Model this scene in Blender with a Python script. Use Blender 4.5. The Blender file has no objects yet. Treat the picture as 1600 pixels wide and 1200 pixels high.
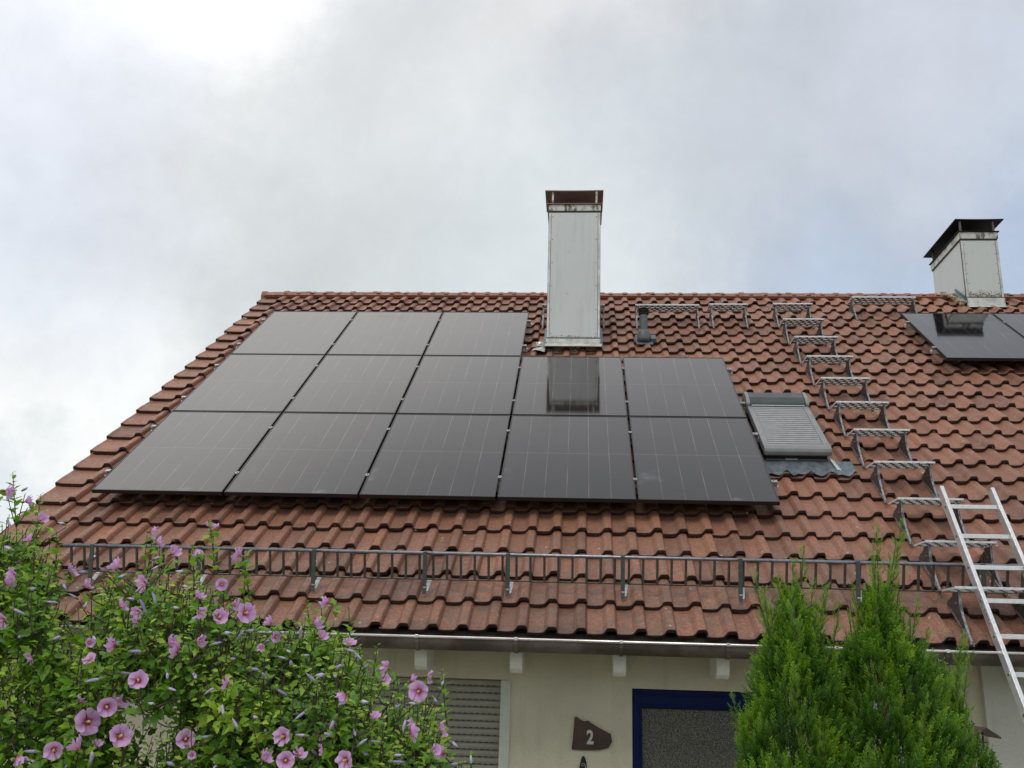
import bpy, math, random
import numpy as np
from mathutils import Vector, Matrix
random.seed(7); RNG = np.random.default_rng(7)
scene = bpy.context.scene
COL = scene.collection
rad = math.radians

# ------------------------------------------------------------------ camera
CAM = Vector((4.138048, -7.886772, -1.355670))
FWD = Vector((-0.07098362, 0.95676909, 0.2820536))
RGT = Vector((0.99743192, 0.06538099, 0.02923849))
UPV = Vector((-0.00953354, -0.28340472, 0.95895301))
FPX = 1512.58
cd = bpy.data.cameras.new('camera'); cam = bpy.data.objects.new('camera', cd); COL.objects.link(cam)
cd.sensor_width = 36; cd.lens = FPX/1600*36; cd.clip_end = 3000; cd.clip_start = .05
cam.matrix_world = Matrix(((RGT.x, UPV.x, -FWD.x, CAM.x), (RGT.y, UPV.y, -FWD.y, CAM.y), (RGT.z, UPV.z, -FWD.z, CAM.z), (0, 0, 0, 1)))
scene.camera = cam
scene.view_settings.view_transform = 'Standard'; scene.view_settings.look = 'None'
scene.view_settings.gamma = 1; scene.view_settings.use_curve_mapping = False
scene.view_settings.exposure = 0.06

def ray(x, y): return (FWD*FPX + RGT*(x-800) - UPV*(y-600)).normalized()
def at(x, y, Y):
    d = ray(x, y); return CAM + d*((Y-CAM.y)/d.y)

# ------------------------------------------------------------------ node helpers
def NN(nt, typ, **kw):
    n = nt.nodes.new(typ)
    for k, v in kw.items():
        if hasattr(n, k): setattr(n, k, v)
    return n
def setin(n, **kw):
    for k, v in kw.items():
        n.inputs[k.replace('_', ' ')].default_value = v
def mathn(nt, op, a, b=None, clamp=False):
    n = nt.nodes.new('ShaderNodeMath'); n.operation = op; n.use_clamp = clamp
    for i, v in enumerate((a, b)):
        if v is None: continue
        if isinstance(v, (int, float)): n.inputs[i].default_value = v
        else: nt.links.new(v, n.inputs[i])
    return n.outputs[0]
def mixc(nt, fac, a, b, mode='MIX'):
    n = nt.nodes.new('ShaderNodeMix'); n.data_type = 'RGBA'; n.blend_type = mode
    for i, v in ((0, fac), (6, a), (7, b)):
        if isinstance(v, (int, float)): n.inputs[i].default_value = v
        elif isinstance(v, tuple): n.inputs[i].default_value = (*v[:3], 1)
        else: nt.links.new(v, n.inputs[i])
    return n.outputs[2]
def noise(nt, vec, scale, detail=4, rough=.55, out=0):
    n = nt.nodes.new('ShaderNodeTexNoise'); n.inputs['Scale'].default_value = scale
    n.inputs['Detail'].default_value = detail; n.inputs['Roughness'].default_value = rough
    if vec is not None: nt.links.new(vec, n.inputs['Vector'])
    return n.outputs[out]
def mrange(nt, v, a, b, c=0., d=1., smooth=False):
    n = nt.nodes.new('ShaderNodeMapRange'); n.clamp = True
    if smooth: n.interpolation_type = 'SMOOTHSTEP'
    nt.links.new(v, n.inputs[0])
    for i, q in enumerate((a, b, c, d)): n.inputs[i+1].default_value = q
    return n.outputs[0]

# ------------------------------------------------------------------ world: overcast sky
SUN_EL, SUN_AZ = 56, 205      # azimuth measured clockwise from +Y
w = bpy.data.worlds.new('World'); scene.world = w; w.use_nodes = True
nt = w.node_tree; nt.nodes.clear()
out = NN(nt, 'ShaderNodeOutputWorld'); bg = NN(nt, 'ShaderNodeBackground')
sky = NN(nt, 'ShaderNodeTexSky'); sky.sky_type = 'NISHITA'; sky.sun_disc = False
sky.sun_elevation = rad(SUN_EL); sky.sun_rotation = rad(SUN_AZ)
geo = NN(nt, 'ShaderNodeTexCoord'); D = geo.outputs['Generated']
nz = noise(nt, D, 2.6, 9, .62, 1)
sub = NN(nt, 'ShaderNodeVectorMath', operation='SUBTRACT'); nt.links.new(nz, sub.inputs[0]); sub.inputs[1].default_value = (.5, .5, .5)
sc = NN(nt, 'ShaderNodeVectorMath', operation='SCALE'); nt.links.new(sub.outputs[0], sc.inputs[0]); sc.inputs['Scale'].default_value = .46
add = NN(nt, 'ShaderNodeVectorMath', operation='ADD'); nt.links.new(D, add.inputs[0]); nt.links.new(sc.outputs[0], add.inputs[1])
nrm = NN(nt, 'ShaderNodeVectorMath', operation='NORMALIZE'); nt.links.new(add.outputs[0], nrm.inputs[0])
W = nrm.outputs[0]
col = (0.68, 0.72, 0.75)
# broad soft clouds by direction: (pixel-calibrated direction, half width deg, colour, strength)
blobs = [((190, 10), 13, (1.08, 1.08, 1.08), .97), ((60, 610), 11, (.98, 1.0, .985), .95), ((640, 330), 12, (.66, .70, .705), .85),
         ((720, 90), 9, (.71, .73, .75), .6), ((980, 40), 8, (.80, .79, .79), .7), ((1160, 60), 8, (.84, .85, .88), .7),
         ((1480, 330), 13, (.40, .49, .64), .97), ((1250, 240), 9, (.55, .60, .67), .75), ((1560, 60), 8, (.66, .69, .75), .6), ((1450, 520), 6, (.56, .66, .80), .6),
         ((40, 770), 4, (.66, .72, .76), .7), ((60, 260), 9, (.72, .77, .88), .7), ((900, 360), 8, (.70, .75, .77), .6), ((1120, 190), 8, (.60, .64, .68), .6)]
cur = None
for (px, py), hw, c, s in blobs:
    d = ray(px, py)
    dt = NN(nt, 'ShaderNodeVectorMath', operation='DOT_PRODUCT'); nt.links.new(W, dt.inputs[0]); dt.inputs[1].default_value = d
    f = mrange(nt, dt.outputs['Value'], math.cos(rad(hw*1.35)), 1.0, 0, s, True)
    cur = mixc(nt, f, cur if cur is not None else col, c)
fine = noise(nt, D, 3.8, 10, .64)
fm = mrange(nt, fine, .3, .7, .89, 1.13)
cur = mixc(nt, 1.0, cur, fm, 'MULTIPLY')
sep = NN(nt, 'ShaderNodeSeparateXYZ'); nt.links.new(D, sep.inputs[0])
zen = mrange(nt, sep.outputs[2], .60, .88, 0., 1., True)      # cloud deck is brighter overhead
side = mrange(nt, sep.outputs[0], -.35, .42, 1., 0.)
zc_ = mixc(nt, side, (.60, .63, .72), (1.95, 1.88, 1.80))      # thinner, brighter cloud towards the left
cur = mixc(nt, zen, cur, zc_)
zen2 = mrange(nt, sep.outputs[2], .80, .95, 0., 1., True)
cur = mixc(nt, zen2, cur, (.62, .63, .66))
low = mrange(nt, sep.outputs[2], -.08, .0, 0., 1.)
cur = mixc(nt, low, (.10, .11, .09), cur)
skm = mixc(nt, 1.0, sky.outputs[0], (.10, .10, .10), 'MULTIPLY')
fin = mixc(nt, .95, skm, cur)
nt.links.new(fin, bg.inputs[0]); bg.inputs[1].default_value = 1.0
nt.links.new(bg.outputs[0], out.inputs[0])
sd = bpy.data.lights.new('sun', 'SUN'); sd.energy = 0.9; sd.angle = rad(22); sd.color = (1, .97, .93)
so = bpy.data.objects.new('sun', sd); COL.objects.link(so)
sv = Vector((math.sin(rad(SUN_AZ))*math.cos(rad(SUN_EL)), math.cos(rad(SUN_AZ))*math.cos(rad(SUN_EL)), math.sin(rad(SUN_EL))))
so.rotation_euler = sv.to_track_quat('Z', 'Y').to_euler(); so.location = (0, -5, 15)

# ------------------------------------------------------------------ materials
def mat(name, colr=(.5, .5, .5), rough=.6, metal=0., ior=1.5, spec=None):
    m = bpy.data.materials.new(name); m.use_nodes = True
    b = m.node_tree.nodes['Principled BSDF']
    b.inputs['Base Color'].default_value = (*colr, 1); b.inputs['Roughness'].default_value = rough
    b.inputs['Metallic'].default_value = metal; b.inputs['IOR'].default_value = ior
    return m
def bsdf(m): return m.node_tree.nodes['Principled BSDF']
def obc(nt): return NN(nt, 'ShaderNodeTexCoord').outputs['Object']
def bump(m, h, strength, dist=.01):
    nt = m.node_tree; b = NN(nt, 'ShaderNodeBump'); b.inputs['Strength'].default_value = strength; b.inputs['Distance'].default_value = dist
    nt.links.new(h, b.inputs['Height']); nt.links.new(b.outputs[0], bsdf(m).inputs['Normal'])
def noisy(name, c1, c2, scale, rough=.6, metal=0., lo=.35, hi=.65, bmp=0., bscale=None, bdist=.005, rvar=0.):
    m = mat(name, c1, rough, metal); nt = m.node_tree; v = obc(nt)
    f = mrange(nt, noise(nt, v, scale, 6, .6), lo, hi)
    nt.links.new(mixc(nt, f, c1, c2), bsdf(m).inputs['Base Color'])
    if rvar: nt.links.new(mrange(nt, noise(nt, v, scale*2.3, 4), .3, .7, rough-rvar, rough+rvar), bsdf(m).inputs['Roughness'])
    if bmp: bump(m, noise(nt, v, bscale or scale*4, 5), bmp, bdist)
    return m

# clay tiles
def make_tile_mat(name, red=0.):
    m = mat(name, (.3, .12, .08), .62); nt = m.node_tree; v = obc(nt)
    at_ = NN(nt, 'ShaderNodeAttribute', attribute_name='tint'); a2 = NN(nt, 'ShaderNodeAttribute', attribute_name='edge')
    ramp = NN(nt, 'ShaderNodeValToRGB'); r = ramp.color_ramp
    r.elements[0].position = 0; r.elements[0].color = (.145, .055, .036, 1)
    r.elements[1].position = 1; r.elements[1].color = (.46, .19, .095, 1)
    for p, c in ((.25, (.235, .092, .054)), (.5, (.305, .124, .072)), (.78, (.355, .150, .088)), (.93, (.385, .148, .080))):
        e = r.elements.new(p); e.color = (*c, 1)
    nt.links.new(at_.outputs['Fac'], ramp.inputs[0])
    c = ramp.outputs[0]
    f1 = mrange(nt, noise(nt, v, 14, 6, .65), .35, .68, .0, .6)
    c = mixc(nt, f1, c, (.285, .160, .105))
    sz = NN(nt, 'ShaderNodeSeparateXYZ'); nt.links.new(v, sz.inputs[0])
    worn = mrange(nt, sz.outputs[2], -1.1, 1.2, 1., .35)          # the rows near the eave are the most weathered
    f2 = mathn(nt, 'MULTIPLY', mrange(nt, noise(nt, v, 55, 6, .75), .44, .62, 0, .85), worn)
    c = mixc(nt, f2, c, (.105, .062, .045))
    # crusty patches of algae and dirt in the pans, mostly on the lower rows
    f3 = mathn(nt, 'MULTIPLY', mrange(nt, noise(nt, v, 7.5, 8, .72), .50, .58, 0, .75), mrange(nt, sz.outputs[2], -1.0, -.1, 1., .12))
    c = mixc(nt, f3, c, (.150, .098, .072))
    f4 = mathn(nt, 'MULTIPLY', mrange(nt, noise(nt, v, 120, 3, .6), .60, .66), f3)
    c = mixc(nt, f4, c, (.34, .28, .22))
    # grey grime patches with their own shape, heavier at the front lips
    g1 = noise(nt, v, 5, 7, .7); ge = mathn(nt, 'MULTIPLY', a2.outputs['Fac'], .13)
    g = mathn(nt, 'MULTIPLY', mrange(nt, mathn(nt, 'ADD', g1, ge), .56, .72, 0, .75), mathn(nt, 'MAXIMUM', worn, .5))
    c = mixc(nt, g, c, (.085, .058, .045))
    c = mixc(nt, mrange(nt, a2.outputs['Fac'], 1.3, 1.9), c, (.040, .017, .013))  # near-black lip faces: shadow line under each course painted in, along with dirt
    # lichen: sparse pale spots
    vo = NN(nt, 'ShaderNodeTexVoronoi'); vo.inputs['Scale'].default_value = 17; nt.links.new(v, vo.inputs['Vector'])
    spot = mrange(nt, vo.outputs['Distance'], .10, .20, 1, 0)
    sel = mrange(nt, noise(nt, v, 3.1, 3), .52, .60)
    sp = NN(nt, 'ShaderNodeSeparateColor'); nt.links.new(vo.outputs['Color'], sp.inputs[0])
    sel2 = mrange(nt, sp.outputs[0], .60, .62)
    c = mixc(nt, mathn(nt, 'MULTIPLY', mathn(nt, 'MULTIPLY', spot, sel), sel2), c, (.42, .40, .33))
    vo2 = NN(nt, 'ShaderNodeTexVoronoi'); vo2.inputs['Scale'].default_value = 75; nt.links.new(v, vo2.inputs['Vector'])
    s2 = mathn(nt, 'MULTIPLY', mrange(nt, vo2.outputs['Distance'], .12, .3, 1, 0), mathn(nt, 'MULTIPLY', mrange(nt, noise(nt, v, 2.3, 5, .7), .50, .58), mathn(nt, 'MAXIMUM', worn, .45)))
    c = mixc(nt, mathn(nt, 'MULTIPLY', s2, .7), c, (.36, .33, .28))
    if red: c = mixc(nt, red, c, (.22, .050, .030))
    nt.links.new(c, bsdf(m).inputs['Base Color'])
    nt.links.new(mrange(nt, noise(nt, v, 22, 4), .3, .7, .38, .7), bsdf(m).inputs['Roughness']); bsdf(m).inputs['Specular IOR Level'].default_value = .42
    bump(m, noise(nt, v, 90, 6, .7), .35, .004)
    return m
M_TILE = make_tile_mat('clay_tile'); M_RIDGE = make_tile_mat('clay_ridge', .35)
M_ALU = noisy('aluminium', (.84, .85, .85), (.70, .71, .71), 30, .38, .7, rvar=.08)
M_ALUD = noisy('aluminium_worn', (.42, .44, .46), (.30, .31, .33), 22, .42, .85, rvar=.1)
M_GALV = noisy('galvanised_steel', (.78, .80, .82), (.46, .47, .49), 45, .45, .45, rvar=.1)
M_GALVD = noisy('galvanised_dark', (.16, .15, .145), (.08, .07, .068), 40, .5, .6)
M_BRIGHT = noisy('tread_zinc', (.80, .82, .84), (.58, .60, .62), 45, .5, .25)
M_STRUT = noisy('strut_steel', (.36, .36, .37), (.17, .17, .17), 40, .45, .6)
M_IRON = noisy('aged_steel', (.075, .068, .062), (.13, .11, .09), 30, .55, .5)
M_RAIL = noisy('guard_rail_steel', (.30, .32, .36), (.20, .21, .24), 30, .35, .8)
M_POST = noisy('post_green_grey', (.055, .075, .072), (.09, .095, .09), 30, .5, .3)
M_BLACK = mat('black_anodised', (.012, .012, .013), .34, 0, 1.5)
M_DARK = mat('dark_void', (.012, .012, .012), .8)
M_SILVER = mat('clamp_silver', (.42, .42, .42), .4, .9)
def plaster(name, c1, c2):
    m = noisy(name, c1, c2, 2.6, .9, 0, .3, .72); nt = m.node_tree; v = obc(nt)
    src = bsdf(m).inputs['Base Color'].links[0].from_socket
    g = mathn(nt, 'MULTIPLY', mrange(nt, noise(nt, v, 40, 8, .75), .58, .70), mrange(nt, noise(nt, v, 1.9, 4), .42, .62))
    c = mixc(nt, mathn(nt, 'MULTIPLY', g, .55), src, (.20, .18, .12))
    mp = NN(nt, 'ShaderNodeMapping'); nt.links.new(v, mp.inputs[0]); mp.inputs['Scale'].default_value = (5, 5, .5)
    st = mrange(nt, noise(nt, mp.outputs[0], 2.0, 5, .65), .55, .75, 0, .28)
    c = mixc(nt, st, c, tuple(k*.62 for k in c1))
    nt.links.new(c, bsdf(m).inputs['Base Color'])
    h = mathn(nt, 'ADD', noise(nt, v, 48, 6, .7), mathn(nt, 'MULTIPLY', noise(nt, v, 140, 4, .7), .5)); bump(m, h, 1.0, .010); return m
M_PLASTER = plaster('cream_plaster', (.70, .65, .50), (.61, .565, .42))
M_PLASTER2 = plaster('light_plaster', (.66, .66, .58), (.58, .58, .51))
M_WHITE = noisy('white_painted_wood', (.80, .79, .72), (.68, .67, .60), 12, .6, 0, bmp=.1)
M_TRIM = noisy('grey_green_trim', (.56, .58, .50), (.50, .51, .44), 14, .5)
M_SHUT = noisy('shutter_slats', (.33, .31, .25), (.28, .265, .215), 6, .5)
M_BLUE = noisy('blue_frame', (.004, .014, .085), (.003, .010, .060), 4, .5); bsdf(M_BLUE).inputs['Specular IOR Level'].default_value = .15
M_BROWN = noisy('brown_slate', (.045, .024, .018), (.075, .038, .024), 9, .55, bmp=.15)
M_PALE = mat('pale_numeral', (.55, .53, .49), .5)
M_WOODD = noisy('dark_wood', (.06, .04, .03), (.035, .022, .017), 14, .7)
M_RUST = noisy('cap_brown', (.27, .165, .145), (.19, .125, .115), 7, .6, .0)
M_CAPB = noisy('cap_black', (.007, .006, .009), (.012, .010, .012), 7, .6, .0); bsdf(M_CAPB).inputs['Specular IOR Level'].default_value = .2
M_ZINC = noisy('zinc_gutter', (.17, .145, .12), (.085, .068, .055), 4.5, .6, .4, .42, .6, rvar=.1)
M_BEAD = noisy('zinc_bead', (.78, .74, .72), (.58, .54, .52), 10, .25, .85)
M_LEAD = noisy('lead_flashing', (.17, .20, .23), (.08, .10, .12), 14, .5, .3, bmp=.5, bscale=25, bdist=.01)
M_FLASH = noisy('sheet_flashing', (.66, .66, .62), (.42, .42, .38), 9, .4, .35, bmp=.3, bscale=12, bdist=.01)
M_MORTAR = noisy('old_mortar', (.45, .38, .20), (.24, .22, .18), 30, .9, bmp=.6)
M_PIPE = noisy('grey_plastic', (.085, .105, .105), (.12, .14, .14), 12, .45)
M_SKYF = noisy('skylight_frame_grey', (.23, .235, .235), (.28, .285, .28), 10, .42, .35)
M_SLAT = noisy('skylight_slats', (.29, .295, .30), (.35, .355, .36), 18, .35, .5)
M_HOOD = noisy('skylight_hood', (.055, .065, .068), (.08, .09, .092), 8, .35, .3)
M_BARK = noisy('bark', (.10, .075, .05), (.05, .037, .026), 40, .9, bmp=.5)
M_BARK2 = noisy('thuja_bark', (.13, .075, .045), (.07, .04, .025), 40, .9)
M_GROUND = noisy('garden_ground', (.34, .32, .28), (.25, .25, .18), .6, .95)
M_LABEL = mat('label_white', (.55, .55, .55), .4); M_INK = mat('label_ink', (.02, .02, .03), .5); M_REDS = mat('label_red', (.45, .05, .06), .5)

# cladding sheet with rusty flaking near bottom edges and down the corners
def clad_mat(name, base, zb, xe, am=1.):
    m = mat(name, base, .42, .25); nt = m.node_tree; v = obc(nt)
    sp = NN(nt, 'ShaderNodeSeparateXYZ'); nt.links.new(v, sp.inputs[0])
    st = NN(nt, 'ShaderNodeMapping'); nt.links.new(v, st.inputs[0]); st.inputs['Scale'].default_value = (9, 9, .7)
    streak = mrange(nt, noise(nt, st.outputs[0], 2.2, 5, .6), .5, .8, 0, .5)
    c = mixc(nt, streak, base, tuple(k*.72 for k in base))
    n1 = noise(nt, v, 34, 6, .7)
    low = mrange(nt, sp.outputs[2], zb, zb+(.19 if am == 1 else .06), .30, .0)
    cx = mathn(nt, 'ABSOLUTE', mathn(nt, 'SUBTRACT', sp.outputs[0], xe))
    ed = mathn(nt, 'MULTIPLY', mrange(nt, cx, .0, .06, .26*am, 0), mrange(nt, sp.outputs[2], zb, zb+1.3, 1, .2))
    k = mathn(nt, 'ADD', n1, mathn(nt, 'MAXIMUM', low, ed))
    k = mrange(nt, k, .73, .76)
    c = mixc(nt, k, c, (.05, .04, .03))
    c = mixc(nt, mrange(nt, mathn(nt, 'ADD', noise(nt, v, 9, 5, .6), low), .66, .8, 0, .6), c, (.30, .27, .20))
    nt.links.new(c, bsdf(m).inputs['Base Color'])
    bump(m, noise(nt, v, 3, 3), .25, .02)
    return m
M_CLAD1 = clad_mat('chimney_sheet', (.55, .565, .55), 2.57, 4.35, .7)
M_CLAD2 = clad_mat('chimney_sheet_worn', (.54, .56, .54), 3.76, 9.93)
def stained_band():
    m = mat('collar_band', (.45, .45, .42), .4, .4); nt = m.node_tree; v = obc(nt)
    mp = NN(nt, 'ShaderNodeMapping'); nt.links.new(v, mp.inputs[0]); mp.inputs['Scale'].default_value = (7, 7, 3)
    f = mrange(nt, noise(nt, mp.outputs[0], 2.0, 7, .7), .50, .60)
    nt.links.new(mixc(nt, f, (.50, .50, .46), (.10, .085, .06)), bsdf(m).inputs['Base Color']); return m
M_BAND = stained_band()

# photovoltaic glass: cell columns, half-cut gap, fine grid
def pv_mat():
    m = mat('solar_glass', (.01, .011, .014), .13, 0, 1.66); nt = m.node_tree; v = obc(nt)
    sp = NN(nt, 'ShaderNodeSeparateXYZ'); nt.links.new(v, sp.inputs[0]); X, Y = sp.outputs[0], sp.outputs[1]
    def line(c, per, off, wd):
        f = mathn(nt, 'FRACT', mathn(nt, 'DIVIDE', mathn(nt, 'ADD', c, off+per*50), per))
        f = mathn(nt, 'ABSOLUTE', mathn(nt, 'SUBTRACT', f, .5))
        return mrange(nt, f, .5-wd/per, .5-wd/per*.4)
    vl = line(X, .1835, -.0165, .0042)
    nb = mathn(nt, 'GREATER_THAN', noise(nt, v, 1.3, 2), .36)
    vl = mathn(nt, 'MULTIPLY', vl, mrange(nt, noise(nt, v, 2.0, 2), .35, .65, .25, 1.))
    inx = mathn(nt, 'MULTIPLY', mathn(nt, 'GREATER_THAN', X, .06), mathn(nt, 'LESS_THAN', X, 1.07))
    vl = mathn(nt, 'MULTIPLY', vl, inx)
    hl = mathn(nt, 'MULTIPLY', line(Y, .0935, -.02, .0015), .12)
    half = mrange(nt, mathn(nt, 'ABSOLUTE', mathn(nt, 'SUBTRACT', Y, .861)), .002, .007, .3, 0)
    fine = mathn(nt, 'MULTIPLY', line(X, .0115, 0, .0012), .04)
    a = mathn(nt, 'ADD', mathn(nt, 'ADD', mathn(nt, 'MULTIPLY', vl, .62), hl), mathn(nt, 'ADD', fine, half), True)
    c = mixc(nt, a, (.006, .006, .008), (.20, .195, .185))
    dust = mrange(nt, noise(nt, v, 2.1, 6, .6), .35, .75, .001, .010)
    c = mixc(nt, dust, c, (.36, .33, .30))
    oi = NN(nt, 'ShaderNodeObjectInfo')
    dv = NN(nt, 'ShaderNodeVectorMath', operation='ADD'); nt.links.new(v, dv.inputs[0]); nt.links.new(oi.outputs['Random'], dv.inputs[1])
    sm = noise(nt, dv.outputs[0], 1.7, 3, .5)
    sm2 = mathn(nt, 'MULTIPLY', mrange(nt, sm, .64, .70), mrange(nt, Y, .75, .2))
    c = mixc(nt, mathn(nt, 'MULTIPLY', sm2, .16), c, (.5, .52, .58))
    nt.links.new(c, bsdf(m).inputs['Base Color'])
    nt.links.new(mrange(nt, sm, .62, .70, .06, .17), bsdf(m).inputs['Roughness'])
    bump(m, noise(nt, v, 1.4, 2), .03, .02)
    return m
M_PV = pv_mat()
def glass_door():
    m = mat('rippled_glass', (.035, .035, .028), .2, 0, 1.5); nt = m.node_tree; v = obc(nt)
    mp = NN(nt, 'ShaderNodeMapping'); nt.links.new(v, mp.inputs[0]); mp.inputs['Scale'].default_value = (1, 1, 2.1)
    vo = NN(nt, 'ShaderNodeTexVoronoi'); vo.inputs['Scale'].default_value = 95; nt.links.new(mp.outputs[0], vo.inputs['Vector'])
    f = mrange(nt, vo.outputs['Distance'], .25, .7)
    c = mixc(nt, f, (.03, .03, .024), (.17, .17, .135))
    k = mrange(nt, noise(nt, v, 120, 2), .60, .66)
    c = mixc(nt, mathn(nt, 'MULTIPLY', k, .5), c, (.35, .35, .30))  # pale specks: sparkle of the ripples painted into the base colour
    nt.links.new(c, bsdf(m).inputs['Base Color']); bump(m, vo.outputs['Distance'], .9, .006); return m
M_DOORG = glass_door()
def leaf_mat(name, c1, c2, c3, trans=.35, rough=.5):
    m = mat(name, c1, rough); nt = m.node_tree
    a = NN(nt, 'ShaderNodeAttribute', attribute_name='tint')
    ramp = NN(nt, 'ShaderNodeValToRGB'); r = ramp.color_ramp
    r.elements[0].color = (*c1, 1); r.elements[1].color = (*c3, 1); e = r.elements.new(.55); e.color = (*c2, 1)
    nt.links.new(a.outputs['Fac'], ramp.inputs[0])
    nt.links.new(ramp.outputs[0], bsdf(m).inputs['Base Color'])
    tr = NN(nt, 'ShaderNodeBsdfTranslucent'); nt.links.new(mixc(nt, 1.0, ramp.outputs[0], (1.3, 1.35, .7), 'MULTIPLY'), tr.inputs[0])
    mx = NN(nt, 'ShaderNodeMixShader'); mx.inputs[0].default_value = trans
    nt.links.new(bsdf(m).outputs[0], mx.inputs[1]); nt.links.new(tr.outputs[0], mx.inputs[2])
    nt.links.new(mx.outputs[0], nt.nodes['Material Output'].inputs[0]); return m
M_LEAF = leaf_mat('hibiscus_leaf', (.028, .085, .010), (.16, .34, .030), (.55, .70, .09), .40, .45)
M_THUJA = leaf_mat('thuja_scale', (.010, .038, .006), (.085, .215, .016), (.30, .48, .035), .32, .5)
def petal_mat():
    m = mat('petal', (.7, .4, .65), .55); nt = m.node_tree
    a = NN(nt, 'ShaderNodeAttribute', attribute_name='tint')
    ramp = NN(nt, 'ShaderNodeValToRGB'); r = ramp.color_ramp
    r.elements[0].color = (.34, .012, .05, 1); r.elements[1].color = (.76, .50, .80, 1)
    for p, c in ((.22, (.45, .03, .12)), (.36, (.64, .25, .54)), (.6, (.71, .40, .72))):
        e = r.elements.new(p); e.color = (*c, 1)
    nt.links.new(a.outputs['Fac'], ramp.inputs[0]); nt.links.new(ramp.outputs[0], bsdf(m).inputs['Base Color'])
    tr = NN(nt, 'ShaderNodeBsdfTranslucent'); nt.links.new(ramp.outputs[0], tr.inputs[0])
    mx = NN(nt, 'ShaderNodeMixShader'); mx.inputs[0].default_value = .35
    nt.links.new(bsdf(m).outputs[0], mx.inputs[1]); nt.links.new(tr.outputs[0], mx.inputs[2])
    nt.links.new(mx.outputs[0], nt.nodes['Material Output'].inputs[0]); return m
M_PETAL = petal_mat()
M_STAMEN = mat('stamen', (.75, .62, .30), .6)
M_BUD = noisy('closed_petals', (.40, .34, .58), (.72, .62, .78), 40, .55)
_oi = NN(M_BUD.node_tree, 'ShaderNodeObjectInfo'); _src = bsdf(M_BUD).inputs['Base Color'].links[0].from_socket
M_BUD.node_tree.links.new(mixc(M_BUD.node_tree, mrange(M_BUD.node_tree, _oi.outputs['Random'], .0, 1., .1, .95), _src, (.24, .20, .40)), bsdf(M_BUD).inputs['Base Color'])
M_CALYX = mat('calyx', (.12, .20, .04), .6)

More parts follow.
